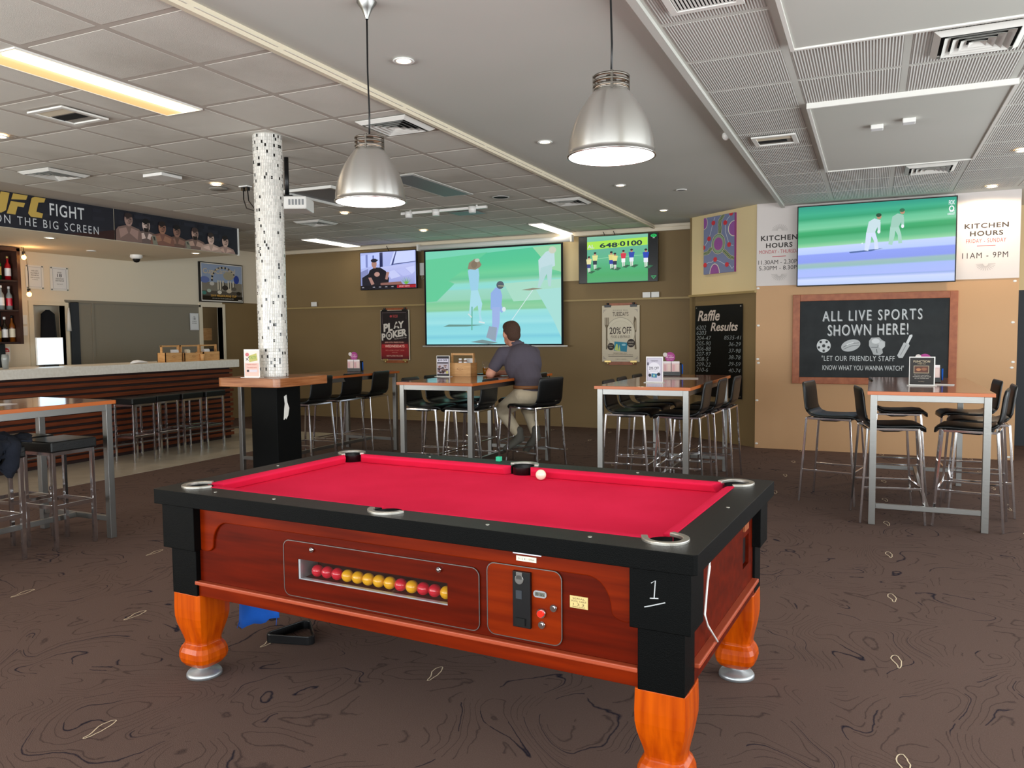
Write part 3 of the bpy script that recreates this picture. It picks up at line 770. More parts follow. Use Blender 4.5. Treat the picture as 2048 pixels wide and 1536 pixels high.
CH = [((.125, 7.18), 10, 'black high-back bar chair, nearest on the left side of the chalkboard table'),
      ((-.31, 7.80), -12, 'black high-back bar chair pulled out left of the chalkboard table'),
      ((.22, 8.46), 4, 'black high-back bar chair at the far left side of the chalkboard table'),
      ((.73, 7.20), 170, 'black high-back bar chair, nearest on the right side of the chalkboard table'),
      ((.85, 7.76), 178, 'black high-back bar chair, middle of the right side of the chalkboard table'),
      ((.82, 8.44), 184, 'black high-back bar chair, farthest on the right side of the chalkboard table'),
      ((-2.16, 7.55), 0, 'black high-back bar chair, nearest on the left side of the 20% off sign table'),
      ((-2.19, 8.12), 2, 'black high-back bar chair, middle of the left side of the 20% off sign table'),
      ((-2.18, 8.68), 0, 'black high-back bar chair, farthest on the left side of the 20% off sign table'),
      ((-1.63, 7.49), 180, 'black high-back bar chair, nearest on the right side of the 20% off sign table'),
      ((-1.58, 7.99), 178, 'black high-back bar chair, middle of the right side of the 20% off sign table'),
      ((-1.52, 8.53), 178, 'black high-back bar chair beside the black results board'),
      ((-4.38, 7.42), 2, 'black high-back bar chair, nearest on the left side of the table with the man'),
      ((-4.40, 7.93), -2, 'black high-back bar chair, middle of the left side of the table with the man'),
      ((-4.40, 8.47), 0, 'black high-back bar chair, farthest on the left side of the table with the man'),
      ((-3.86, 7.40), 180, 'black high-back bar chair directly left of the one under the man'),
      ((-3.325, 7.895), 160, 'black high-back bar chair the man sits on'),
      ((-3.79, 8.62), 182, 'black high-back bar chair mostly hidden behind the man'),
      ((-6.05, 7.43), 180, 'black high-back bar chair, nearest to the mosaic column'),
      ((-6.07, 8.06), 178, 'black high-back bar chair, middle of the three behind the mosaic column'),
      ((-6.03, 8.61), 181, 'black high-back bar chair, farthest of the three behind the mosaic column')]
proto = None
for (x, y), a, lb in CH:
    if proto is None: proto = high_chair((x, y, 0), radians(a), lb); pk = kids(proto)
    else: copy_tree(proto, (x, y, 0), radians(a), lb, ch=pk)

# ================================================================== BACKLESS STOOLS
def stool(loc, rot, label, group):
    t = thing('bar_stool', label, 'stool', loc, rot, group); h = .17; zb = .725
    MB().box((-.185, -.185, zb), (.185, .185, .803)).build('seat', 'black_vinyl', t, bevel=.012, seg=3)
    for sx in (-1, 1):
        for sy in (-1, 1): MB().box((sx*h, sy*h, 0), (sx*(h-.026), sy*(h-.026), zb)).build('leg', 'chrome', t, bevel=.002)
    def rect(z0, z1, nme):
        mb = MB(); i = h-.026; th = .012
        for s in (-1, 1):
            mb.box((-i, s*(h-.004), z0), (i, s*(h-.004-th), z1)).box((s*(h-.004), -i, z0), (s*(h-.004-th), i, z1))
        mb.build(nme, 'chrome', t, bevel=.001)
    rect(zb-.026, zb, 'seat_frame'); rect(.305, .335, 'footrest')
    return t
ST = [((-5.55, 3.94), 'black square-seat chrome stool, nearest and rightmost at the left-edge table', 'stools at the left table'),
      ((-5.55, 3.385), 'black square-seat chrome stool with a dark jacket over it', 'stools at the left table'),
      ((-6.00, 3.92), 'black square-seat chrome stool on the bar side of the left-edge table', 'stools at the left table'),
      ((-6.00, 3.40), 'black square-seat chrome stool mostly hidden behind the jacket stool', 'stools at the left table'),
      ((-8.45, 7.04), 'black square-seat chrome stool at the bar, nearest the left-edge table', 'stools along the bar'),
      ((-8.53, 7.49), 'black square-seat chrome stool at the bar, second from the left', 'stools along the bar'),
      ((-8.55, 7.91), 'black square-seat chrome stool at the bar, third from the left', 'stools along the bar'),
      ((-8.54, 8.31), 'black square-seat chrome stool at the bar, nearest the bar end', 'stools along the bar')]
sp = None
for (x, y), lb, g in ST:
    if sp is None: sp = stool((x, y, 0), 0, lb, g); sk = kids(sp)
    else: c = copy_tree(sp, (x, y, 0), random.uniform(-.03, .03), lb, ch=sk); c['group'] = g
# jacket thrown over a stool
vs = []; fs = []; nu, nv = 26, 22
for i in range(nu+1):
    for j in range(nv+1):
        jj = j/nv; s_ = -.16+(.46+.16*sin(jj*5.2)+.05*sin(jj*17))*i/nu; y = -.27+.42*jj+.035*sin(i*.45+jj*3)+.015*sin(i*1.3)
        edge = .19; fold = .022*sin(y*46+s_*9)+.012*sin(y*95-s_*30)
        if s_ < edge: x = s_; z = .845+.55*fold+.018*sin(x*24)+.02*max(0, sin(jj*pi))
        else:
            q = s_-edge; x = edge+.022+min(q, .05)*.4+fold*.9; z = .838-q*(.95+.2*sin(y*13))+.01*sin(q*60)
        if y < -.2: z -= (-.2-y)*.9
        vs.append((x, y, z))
for i in range(nu):
    for j in range(nv): fs.append((i*(nv+1)+j, (i+1)*(nv+1)+j, (i+1)*(nv+1)+j+1, i*(nv+1)+j+1))
o = MB().add(vs, fs, 0, True).build('jacket', 'navy_cloth', loc=(-5.55, 3.47, 0))
md = o.modifiers.new('s', 'SOLIDIFY'); md.thickness = .014; md.offset = 1
tag(o, 'dark navy jacket draped over a stool at the left edge', 'jacket')

# ================================================================== MOSAIC COLUMN AND ITS TABLE
cx, cy, cr = -4.56, 5.185, .117
colm = MB().cyl((cx, cy, 1.2), (cx, cy, 3.2), cr-.004, n=54).build('mosaic_column', 'white_paint')
tag(colm, 'round column clad in small white mosaic with scattered black tiles', 'column')
mz = MB(); colr = []
rows = 76; nseg = 52; zz0 = 1.218; dz = (3.19-zz0)/rows
for r_ in range(rows):
    off = random.random()*.5 if r_ % 4 == 0 else (off if r_ else 0)
    for k in range(nseg):
        a0 = 2*pi*(k+off+.07)/nseg; a1 = 2*pi*(k+off+.93)/nseg; z0 = zz0+dz*(r_+.06); z1 = zz0+dz*(r_+.94)
        q = random.random(); R1 = cr+random.uniform(0, .0012); R0 = cr-.004
        blk = q < .035; half = .035 <= q < .055
        seg = [(z0, z1)] if not half else [(z0, z0+(z1-z0)*.42), (z0+(z1-z0)*.58, z1)]
        if half: blk = True
        for za, zb in seg:
            vs = [(cx+R*cos(a), cy+R*sin(a), z) for R in (R0, R1) for a, z in ((a0, za), (a1, za), (a1, zb), (a0, zb))]
            mz.add(vs, [(4, 5, 6, 7), (0, 1, 5, 4), (1, 2, 6, 5), (2, 3, 7, 6), (3, 0, 4, 7)])
            g = random.uniform(.80, .93); c_ = (.02, .02, .02) if blk else (g, g*.985, g*.955)
            colr += [c_]*5
me = bpy.data.meshes.new('mosaic_tiles'); me.from_pydata(mz.v, [], mz.f); me.materials.append(M['mosaic'])
at = me.color_attributes.new('Col', 'FLOAT_COLOR', 'CORNER'); buf = []
for c_ in colr: buf += list(lin(c_)+(1,))*4
at.data.foreach_set('color', buf); me.update()
o = bpy.data.objects.new('mosaic_tiles', me); COL.objects.link(o); o.parent = colm; tag(o, kind='stuff')
ped = thing('column_table', 'thick square woodgrain table ledge around the mosaic column on a black boxed base', 'table', (cx, cy, 0))
pts = rrect(-.335, -.305, .300, .350, .045)
ctp = MB().prism(pts, lambda u, v, t: (u, v, t), 1.145, 1.217).build('table_top', 'column_table_top', ped, bevel=.004)
w1 = .185
pb = [(w1-.27, -w1), (w1, -w1), (w1, w1-.08), (w1-.27, w1-.08)]
base = MB().prism(pb, lambda u, v, t: (u, v, t), 0, 1.145).build('base_box', 'black_laminate', ped, bevel=.004)
chips = MB().prism([(.0, .0), (.03, .012), (.038, -.05), (.06, -.10), (.045, -.16), (.02, -.19), (.012, -.175), (.0, -.19), (-.01, -.19), (.0, -.1), (.008, -.06)], lambda u, v, t: (w1+t, -.10+u, 1.06+v), 0, .002)
chips.build('chipped_paint', 'white_paint', ped)

# ================================================================== PENDANT LAMPS
def pendant(loc, label):
    t = thing('pendant_lamp', label, 'lamp', loc, 0, 'aluminium pendant lamps')
    D = .178; hs = .262
    prof = []
    for k in range(15):
        u = k/14; r = D*(1-(u**2.1)*.60); prof.append((r, u*hs))
    inner = [(r-.003, z) for r, z in prof[::-1]]
    MB().lathe([(D+.004, -.004), (D+.004, .004)]+prof+inner+[(D-.003, .004), (D-.003, -.004), (D+.004, -.004)], n=56).build('shade', 'brushed_aluminium', t)
    MB().lathe([(.001, -.003), (D-.002, -.003)], n=48).build('diffuser', 'lamp_glow', t)
    cg = MB(); R_ = .070
    for z in (.278, .298, .318): cg.lathe([(R_+.006*cos(a), z+.006*sin(a)) for a in [2*pi*i/8 for i in range(9)]], n=32)
    for a in range(4):
        q = a*pi/2+.35; cg.bar((R_*cos(q), R_*sin(q), .255), (R_*cos(q), R_*sin(q), .326), .010)
    cg.lathe([(R_, .262), (R_+.002, .262), (.072, .268)], n=32)
    cg.build('vent_rings', 'aluminium_dark', t)
    MB().cyl((0, 0, .25), (0, 0, .325), .022, n=16).build('lamp_holder', 'aluminium_dark', t)
    MB().lathe([(.001, .268), (.06, .268)], n=24).build('inner_glow', 'bulb_spill_glow', t)  # added glowing disc, stands for warm bulb light inside the vent rings
    top = 3.23-loc[2]
    MB().tube([(0, 0, .30), (.003, .001, .45), (-.002, 0, .65), (0, 0, top-.07)], .0045, 8).build('cord', 'black_plastic', t)
    MB().lathe([(.008, top-.085), (.012, top-.07), (.028, top-.035), (.05, top-.004), (.05, top)], n=24).build('ceiling_rose', 'satin_steel', t)
    l = bpy.data.lights.new('lamp_light', 'SPOT'); l.energy = 8; l.color = (1, .86, .70); l.spot_size = radians(140); l.spot_blend = .4; l.shadow_soft_size = .12
    lo = bpy.data.objects.new('lamp_light', l); COL.objects.link(lo); lo.parent = t; lo.location = (0, 0, -.03)
    return t
pendant((-.995, 3.185, 2.279), 'spun aluminium bell pendant lamp over the right half of the pool table')
pendant((-2.354, 3.431, 2.235), 'spun aluminium bell pendant lamp over the left half of the pool table')

# ================================================================== CEILING FITTINGS
def downlight(x, y, z, label, on=True, e=11, sz=135, bl=.8):
    t = thing('downlight', label, 'light', (x, y, z), 0, 'small ceiling downlights')
    MB().lathe([(.045, -.0), (.062, -.002), (.066, -.008), (.062, -.012), (.045, -.008)], n=28).build('trim_ring', 'white_plastic', t)
    MB().lathe([(.001, -.006), (.046, -.006)], n=24).build('lens', 'down_glow' if on else 'lift_metal', t)
    if on:
        l = bpy.data.lights.new('down', 'SPOT'); l.energy = e; l.color = (1, .78, .54); l.spot_size = radians(sz); l.spot_blend = bl; l.shadow_soft_size = .04
        lo = bpy.data.objects.new('down', l); COL.objects.link(lo); lo.parent = t; lo.location = (0, 0, -.03)
    return t
W_ = ['nearest the camera', 'second along', 'third along', 'farthest along']
for i, y in enumerate((4.23, 6.52, 8.79, 10.83)):
    downlight(-2.64, y, 3.23, 'lit warm downlight in the smooth middle ceiling, %s' % W_[i])
    downlight(-6.45, y if i else 4.2, 3.188, 'lit warm downlight in the tiled left ceiling, %s' % W_[i])
downlight(-2.08, 9.4, 3.23, 'unlit round downlight in the smooth middle ceiling', False)
downlight(1.20, 8.53, 3.168, 'lit warm downlight in the ribbed ceiling at the right edge')
downlight(1.19, 10.5, 3.168, 'lit warm downlight shining on the Friday to Sunday hours', True, 42, 172, .25)
downlight(-9.30, 6.62, 2.80, 'lit downlight under the bar soffit, near the bottles', True, 18)
downlight(-9.18, 8.83, 2.80, 'lit downlight under the far end of the bar soffit', True, 20)
downlight(-10.17, 7.86, 2.80, 'unlit downlight under the bar soffit', False)

# recessed warm fluorescent, large, left
t = thing('fluorescent_light', 'large warm glowing recessed ceiling fluorescent at the upper left', 'light', (-4.615, 3.69, 3.188))
MB().box((-.175, -.69, .0), (-.168, .69, .012)).box((.168, -.69, .0), (.175, .69, .012)).box((-.168, -.69, 0), (.168, -.683, .012)).box((-.168, .683, 0), (.168, .69, .012)).build('frame', 'white_paint', t)
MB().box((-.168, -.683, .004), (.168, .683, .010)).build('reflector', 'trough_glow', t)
MB().box((.02, -.66, -.006), (.135, .66, .004)).build('tube', 'tube_glow', t)
for (x, y, wx, wy, lb) in ((-8.72, 11.5, .32, 1.28, 'long lit ceiling fluorescent panel behind the mosaic column'), (-4.60, 11.64, .24, 1.34, 'lit ceiling fluorescent panel above the projector screen')):
    t = thing('fluorescent_light', lb, 'light', (x, y, 3.188))
    MB().box((-wx/2, -wy/2, -.004), (wx/2, wy/2, .01)).build('frame', 'white_paint', t)
    MB().box((-wx/2+.01, -wy/2+.01, -.007), (wx/2-.01, wy/2-.01, -.003)).build('diffuser', 'panel_glow', t)
def vent4(x, y, z, label, s=.225, rot=0):
    t = thing('ceiling_vent', label, 'vent', (x, y, z), rot, 'square ceiling air diffusers')
    MB().box((-s+.03, -s+.03, -.002), (s-.03, s-.03, .002)).build('dark_void', 'black_void', t)
    fr = MB()
    for k in range(4):
        a = k*pi/2; R_ = Matrix.Rotation(a, 3, 'Z')
        pts = [R_ @ Vector(p) for p in ((-s, -s, 0), (s, -s, 0), (s-.035, -s+.035, -.022), (-s+.035, -s+.035, -.022), (-s, -s, .003), (s, -s, .003))]
        fr.add(pts, [(0, 1, 2, 3), (4, 5, 1, 0)])
    fr.build('frame', 'white_paint', t)
    for i in range(4):
        r1 = s-.055-i*.042; r0 = r1-.034
        if r0 < .005: r0 = .004
        lv = MB()
        for k in range(4):
            R_ = Matrix.Rotation(k*pi/2, 3, 'Z')
            for dz_ in (0, -.0015):
                lv.add([R_ @ Vector(p) for p in ((-r1, -r1, -.024+dz_), (r1, -r1, -.024+dz_), (r0, -r0, -.004+dz_), (-r0, -r0, -.004+dz_))], [(0, 1, 2, 3)])
        lv.build('louvre', 'white_paint', t)
    return t
for x, y, z, lb in ((-3.42, 5.35, 3.186, 'grimy square ceiling diffuser beside the left pendant cord'), (-3.46, 9.31, 3.186, 'square ceiling diffuser near the far end of the ceiling trim'),
                    (-7.45, 5.38, 3.186, 'square ceiling diffuser above the FIGHT banner'), (-7.35, 9.33, 3.186, 'square ceiling diffuser right of the mosaic column'),
                    (.50, 5.19, 3.165, 'large square diffuser in the ribbed ceiling at upper right'), (.49, 9.02, 3.165, 'square diffuser above the wall television')):
    vent4(x, y, z, lb)
def vent_open(x, y, z, label, sx, sy, n=0):
    t = thing('ceiling_vent', label, 'vent', (x, y, z))
    fr = MB(); w0 = .035
    fr.box((-sx, -sy, -.01), (sx, -sy+w0, .002)).box((-sx, sy-w0, -.01), (sx, sy, .002)).box((-sx, -sy+w0, -.01), (-sx+w0, sy-w0, .002)).box((sx-w0, -sy+w0, -.01), (sx, sy-w0, .002))
    fr.build('frame', 'white_paint', t)
    MB().box((-sx+w0, -sy+w0, .0005), (sx-w0, sy-w0, .002)).build('dark_void', 'grime' if not n else 'black_void', t)
    if n:
        for i in range(n):
            xx = -sx+w0+(2*sx-2*w0)*(i+.5)/n; MB().box((xx-.004, -sy+w0, -.006), (xx+.004, sy-w0, .002)).build('louvre', 'white_paint', t)
    else: MB().box((-sx+w0, -sy+w0, -.004), (sx-w0, -sy+w0+.11, .001)).box((-sx+w0, -.02, -.003), (sx-w0-.05, .08, .0008), 1).build('damper', ['cream_paint', 'black_void'], t)
vent_open(-5.41, 4.04, 3.186, 'open cream ceiling vent left of the large warm fluorescent', .185, .19)
vent_open(-.78, 7.1, 3.166, 'small open vent in the ribbed ceiling', .175, .17)
vent_open(-.78, 3.9, 3.166, 'grille vent in the ribbed ceiling at the top edge of the photo', .18, .2, 16)
o = MB().box((-.13, -.13, -.03), (.13, .13, 0)).build('sensor_box', 'white_plastic', loc=(-6.57, 5.92, 3.188), bevel=.004); tag(o, 'flat white box fitting on the tiled ceiling above the fighters banner', 'fitting')
t = thing('ceiling_speaker', 'round ceiling speaker disc beside a lit downlight', 'speaker', (-6.62, 6.72, 3.188))
MB().lathe([(.001, -.012), (.09, -.012), (.1, -.006), (.1, 0)], n=32).build('grille', 'grime', t)
t = thing('ceiling_speaker', 'dark round opening in the ceiling right of the left pendant', 'speaker', (-4.08, 8.66, 3.188))
MB().lathe([(.085, 0), (.10, -.006), (.105, 0)], n=32).build('rim', 'white_paint', t); MB().lathe([(.001, -.002), (.086, -.002)], n=28).build('opening', 'black_void', t)
t = thing('access_hatch', 'open ceiling hatch with lifted white frame behind the left pendant', 'hatch', (-5.75, 7.66, 3.188))
MB().box((-.33, -.52, -.003), (.33, .52, .002)).build('opening', 'lift_metal', t)
MB().box((-.36, -.55, -.03), (-.33, .55, 0)).box((.33, -.55, -.03), (.36, .55, 0)).box((-.33, -.55, -.03), (.33, -.52, 0)).box((-.33, .52, -.03), (.33, .55, 0)).build('frame', 'white_paint', t)
t = thing('dead_light_panel', 'unlit grey fluorescent panel beside the left pendant', 'light', (-4.47, 7.65, 3.188))
MB().box((-.20, -.66, -.006), (.20, .66, 0)).build('frame', 'white_paint', t); MB().box((-.16, -.62, -.009), (.16, .62, -.004)).build('diffuser', 'lift_metal', t)
o = MB().box((-.2, -.15, -.006), (.2, .15, 0)).build('dark_panel', 'lift_metal', loc=(-5.0, 9.55, 3.188)); tag(o, 'small dark ceiling panel under the track light', 'panel')
t = thing('track_light', 'white ceiling track with three white spot cans', 'light', (-5.08, 9.03, 3.188))
MB().box((-.63, -.02, -.05), (.63, .02, -.018)).build('track', 'white_plastic', t, bevel=.002)
MB().box((-.5, -.01, -.02), (-.48, .01, 0)).box((.48, -.01, -.02), (.5, .01, 0)).build('mount', 'white_plastic', t)
for x in (-.50, -.09, .44):
    s_ = MB().cyl((x, -.03, -.10), (x, -.03, -.02), .045, .05, n=20).build('spot_can', 'white_plastic', t)
for x, y, z, lb in ((0.0, 6.90, 3.15, 'left white detector box on the framed ceiling panel'), (.22, 6.80, 3.15, 'right white detector box on the framed ceiling panel')):
    o = MB().box((-.045, -.045, -.035), (.045, .045, 0)).build('detector', 'white_plastic', loc=(x, y, z), bevel=.006); tag(o, lb, 'detector', 'ceiling detectors')
o = MB().sphere((0, 0, -.02), .035, 14, sc=(1, 1, 1.1)).build('motion_sensor', 'white_plastic', loc=(-1.16, 6.95, 3.23)); tag(o, 'small white round sensor beside the ribbed ceiling edge', 'sensor')
t = thing('dome_camera', 'white dome security camera under the bar soffit', 'camera', (-10.15, 8.6, 2.8))
MB().lathe([(.085, 0), (.09, -.03), (.07, -.055), (.055, -.06)], n=28).build('housing', 'white_plastic', t)
MB().lathe([(.055, -.058), (.05, -.085), (.035, -.105), (.001, -.115)], n=24).build('dome', 'black_plastic', t)
t = thing('projector', 'white ceiling projector hung behind the mosaic column', 'projector', (-4.93, 5.85, 2.70), radians(25))
MB().box((-.21, -.15, 0), (.21, .15, .115)).build('body', 'white_plastic', t, bevel=.012)
for k in range(5): MB().box((.05+k*.03, -.152, .035), (.068+k*.03, -.149, .085)).build('vent_slot', 'lift_metal', t)
MB().cyl((0, 0, .115), (0, 0, .49), .02, n=16).box((-.06, -.06, .115), (.06, .06, .14)).build('ceiling_pole', 'black_plastic', t)
t = thing('power_socket', 'white ceiling power socket with black plugs and cable left of the column', 'socket', (-6.25, 6.74, 3.188))
MB().box((-.06, -.04, -.012), (.06, .04, 0)).build('plate', 'white_plastic', t)
MB().box((-.045, -.02, -.05), (-.01, .02, -.01)).box((.01, -.02, -.05), (.045, .02, -.01)).tube([(-.03, 0, -.05), (-.03, 0, -.14), (.1, -.1, -.26), (.5, -.4, -.36), (1.2, -.8, -.40)], .006, 6).tube([(.03, 0, -.05), (.04, 0, -.16), (.25, -.12, -.30), (1.2, -.78, -.38)], .006, 6).build('cable', 'black_plastic', t)

# ================================================================== TELEVISIONS AND SCREEN
def tv(name, label, cat, loc, W, H, pic, rot=0, bez=.014, strength='screen_glow'):
    t = thing(name, label, cat, loc, rot)
    MB().box((0, 0, 0), (W, .045, H)).build('housing', 'black_plastic', t, bevel=.004)
    MB().box((W*.3, .045, H*.25), (W*.7, .13, H*.75)).build('wall_bracket', 'black_plastic', t)
    pic.build('screen', strength, t, (bez, -.002, bez))
    return t
def cricketer(p, cx_, cy_, s, shirt='dfe6f4', leg='e2e6f2', cap='1c3a2a', lean=.0, fl=1):
    """simple standing batter, feet at (cx_,cy_), s = height in pic units, y up"""
    X = lambda a, b_: (cx_+fl*a*s, cy_+b_*s)
    p.poly([X(-.16, .02), X(-.06, .0), X(.0, .25), X(.03, .50), X(-.12, .50), X(-.14, .25)], leg)
    p.poly([X(.10, .03), X(.20, .04), X(.17, .28), X(.10, .52), X(-.04, .50), X(.08, .26)], leg)
    p.poly([X(-.12, .48), X(.10, .48), X(.18+lean, .80), X(.02+lean, .86), X(-.12+lean, .78)], shirt)
    p.poly([X(.10+lean, .78), X(.18+lean, .76), X(.24, .52), X(.17, .50)], shirt)
    p.ell(*X(.14+lean, .90), .06*s, .07*s, 'b98a70')
    p.ell(*X(.13+lean, .94), .07*s, .05*s, cap)
    p.ell(*X(.20, .50), .04*s, .05*s, 'e8ecf6')
# big right television (cricket)
W, Hh = 1.79, 1.015
p = Pic(W-.028, Hh-.028, '3fae84', (0, 0, 1000, 540))
p.bands(0, 1000, [(0, 0, 'b4c6f6'), (35, 45, 'c4d0fa'), (52, 62, '90a6de'), (60, 72, 'a2b2f4'), (105, 128, 'a0b4f0'), (120, 140, '8cb4b4'), (140, 165, '94b4b8'), (155, 178, '8496e8'), (205, 228, '8a9cf0'), (214, 238, 'b4c8f4'),
    (255, 282, 'c0d0f8'), (262, 290, '8fd0a0'), (290, 320, '5cb884'), (318, 345, '4cae78'), (335, 365, '2c9c60'), (362, 395, '38a86c'), (385, 415, '74c89c'), (420, 450, '62c094'), (450, 478, '2f9f72'), (485, 505, '3cac88'), (540, 540, '2a9884')])
p.poly([(340, 217), (560, 232), (480, 215), (350, 208)], '44609a')
cricketer(p, 480, 218, 250, 'c6dce4', 'd0dcf4', '1f4a34', .06)
cricketer(p, 630, 250, 240, '9cc8b8', 'a4d0c0', '2c6a4c', .05)
p.ell(425, 270, 5, 5, 'e0f0ff')
p.text('FOX', 955, 490, 990, 520, 'f0f6ff', .02).ell(972, 465, 16, 20, 'f0f6ff').ell(972, 466, 9, 12, '3fae84').text('CRICKET', 948, 425, 992, 438, 'f0f6ff', .02).text('501', 960, 442, 988, 456, 'f0f6ff', .02)
tv('television', 'large wall television showing a cricket batsman, above the chalkboard', 'television', (-.905, YP-.135, 2.125), W, Hh, p)
# left television (man on sofa)
W, Hh = 1.21, .69
p = Pic(W-.028, Hh-.028, 'aab4ea', (70, 410, 425, 160))
p.poly([(70, 270), (200, 240), (200, 160), (70, 180)], 'b8c4f8').rect(105, 260, 118, 172, '7884c0').rect(196, 300, 216, 162, '232a55').rect(150, 230, 160, 180, '5c68a8')
p.poly([(260, 250), (420, 235), (420, 160), (290, 160)], 'c8d2ff').poly([(270, 253), (300, 160), (306, 160), (282, 253)], '3a4478').poly([(282, 250), (425, 236), (425, 232), (282, 244)], '3a4478')
p.bands(200, 418, [(395, 395, '8c94cc'), (320, 320, 'aab0e6'), (262, 245, 'bcc2f0')]).poly([(240, 300), (290, 285), (330, 330), (270, 345)], 'c2c8f2').poly([(300, 290), (350, 275), (400, 320), (345, 330)], 'b6bcee').poly([(360, 275), (418, 262), (420, 300), (400, 318)], 'c6ccf6')
p.poly([(70, 290), (120, 270), (130, 395), (70, 395)], '8088b8').poly([(80, 330), (130, 300), (150, 400), (80, 400)], '191a26')
p.poly([(130, 280), (165, 262), (200, 265), (235, 290), (255, 340), (250, 385), (150, 395), (118, 320)], '18161f')
p.ell(160, 238, 17, 27, 'a87d70').ell(160, 215, 21, 13, '1c1e30').poly([(160, 212), (188, 210), (186, 216), (160, 220)], '1c1e30').rect(152, 268, 172, 256, 'a87d70')
p.poly([(120, 330), (140, 330), (160, 375), (140, 382)], 'a57c72').poly([(240, 295), (258, 300), (245, 350), (230, 345)], 'a57c72').ell(178, 310, 18, 16, 'b48a80').poly([(200, 370), (330, 365), (350, 395), (200, 395)], '8a6058')
for k in range(9): a = -1.2+k*.3; p.poly([(362, 385), (368, 385), (366+45*sin(a), 372-45*cos(a)*.9)], '4c9c30' if k % 2 else '86c050')
p.rect(70, 410, 425, 385, '0c0c18').rect(305, 408, 425, 388, 'a01828').text('SPORT NEWS', 320, 402, 385, 393, 'f0d0d0')
for x in (78, 150, 190, 230, 270): p.text('MAR', x, 401, x+14, 394, 'd8d8e8')
tv('television', 'wall television showing a man in a cap on a sofa, left of the projector screen', 'television', (-8.62, 12.18, 2.385), W, Hh, p)
# middle television (football)
W, Hh = 1.30, .755
p = Pic(W-.028, Hh-.028, '0d0f12', (265, 960, 1330, 320))
p.b = (270, 970, 1325, 330)
p.bands(380, 1205, [(330, 330, '7fc0a4'), (420, 420, '6cb898'), (520, 520, '5fae90'), (640, 640, '58b086'), (760, 760, '44a870'), (860, 860, '38a05c'), (970, 970, '3c9c62')])
p.poly([(380, 510), (1200, 480), (1200, 375), (380, 400)], 'a8e04a').text('648', 555, 490, 800, 425, '15323a', .03).text('0100', 830, 482, 1130, 412, '15323a', .03).text('AL', 385, 490, 480, 440, 'd0d8e0', .02).ell(815, 452, 8, 8, '15323a')
p.line([(380, 640), (1200, 615)], 4, 'a0e0b4')
def foot(x, y, s, sh, shorts, lg='e0dcd8', skin_='c08a70'):
    p.poly([(x-14*s, y-5), (x-4*s, y-5), (x-2*s, y-95*s), (x-20*s, y-95*s)], lg).poly([(x+6*s, y-5), (x+18*s, y-8), (x+18*s, y-95*s), (x+2*s, y-95*s)], lg)
    p.rect(x-28*s, y-70*s, x+26*s, y-130*s, shorts).poly([(x-30*s, y-125*s), (x+28*s, y-125*s), (x+40*s, y-200*s), (x-40*s, y-200*s)], sh)
    p.ell(x, y-220*s, 17*s, 22*s, skin_).ell(x, y-232*s, 19*s, 14*s, '1c1a20')
    p.poly([(x-20*s, y), (x+50*s, y-30*s), (x+95*s, y-20*s), (x+40*s, y+14*s)], '1c5c3c')
for a in ((405, 830, .95, 'e0d8a0', '23307a'), (490, 790, 1, 'd8dc90', '1c2a3c'), (715, 790, 1, 'd8d080', '2038a0'), (765, 800, .95, 'e0d888', '1c2040'), (880, 770, .95, 'd02a44', 'f0f0f0'), (990, 770, 1, '2440a8', 'e0e4f0'), (1180, 790, 1.05, '2040b0', 'e0e4f0')): foot(*a)
p.ell(1282, 362, 40, 22, '22c060').text('FOX', 1258, 374, 1306, 350, '0a3018', .02).text('503', 1270, 398, 1296, 384, 'd0d8d0', .01).poly([(1245, 905), (1320, 905), (1282, 950)], '22a860').poly([(1258, 915), (1306, 915), (1282, 935)], '0d1012')
tv('television', 'wall television showing footballers under a yellow 648-0100 hoarding', 'television', (-4.35, 12.16, 2.352), W, Hh, p)
# projector screen
t = thing('projector_screen', 'large pull-down projector screen showing cricket, in front of the back wall', 'screen', (-7.26, 12.19, 1.36))
W, Hh = 2.63, 1.68
MB().box((0, 0, 0), (W, .004, Hh)).build('fabric', 'black_cloth', t)
MB().cyl((-.10, .0, 1.73), (2.78, .0, 1.73), .045, n=20).box((-.12, -.05, 1.68), (-.09, .05, 1.79)).box((2.77, -.05, 1.68), (2.80, .05, 1.79)).build('roller_case', 'white_plastic', t)
MB().cyl((-.05, 0, -.01), (2.70, 0, -.01), .012, n=12).build('bottom_bar', 'white_plastic', t)
p = Pic(2.56, 1.63, '7fe0c0', (487, 760, 1350, 125))
p.bands(487, 1350, [(180, 125, '58d0a0'), (240, 215, '5cd49e'), (290, 275, '78dca4'), (325, 312, '6cd0a0'), (345, 330, '92dcb4'), (360, 345, '9aeadc'), (385, 375, '96e8e4'), (400, 395, 'a4e4d0'), (460, 455, 'a0e0c4'), (480, 472, '84d8a4'), (515, 508, '98dcac'), (532, 526, '90d8a8'),
    (545, 536, 'a4eeea'), (585, 580, '9ce8ee'), (615, 610, 'a8f0f4'), (640, 632, '92e4ee'), (690, 684, '9aeaf2'), (712, 704, '84d8ea'), (730, 724, '92e6f0'), (760, 760, '9cecf4')])
p.poly([(487, 180), (487, 470), (560, 465), (680, 350), (640, 330), (900, 150)], '6ad8a4').poly([(1180, 135), (1350, 128), (1350, 300), (1290, 280), (1230, 200)], 'a4e4b4').poly([(1000, 360), (1350, 345), (1350, 470), (1060, 480)], 'b4ead4').poly([(1200, 410), (1350, 400), (1350, 720), (1300, 600)], 'b2ece4')
p.line([(1180, 410), (1040, 615)], 4, 'e8fbff')
p.poly([(600, 640), (640, 625), (880, 630), (760, 640)], '6f9c94').poly([(780, 745), (860, 730), (960, 750), (900, 762)], '7f9a9c').poly([(1110, 408), (1180, 396), (1240, 402), (1160, 412)], '9a9a88')
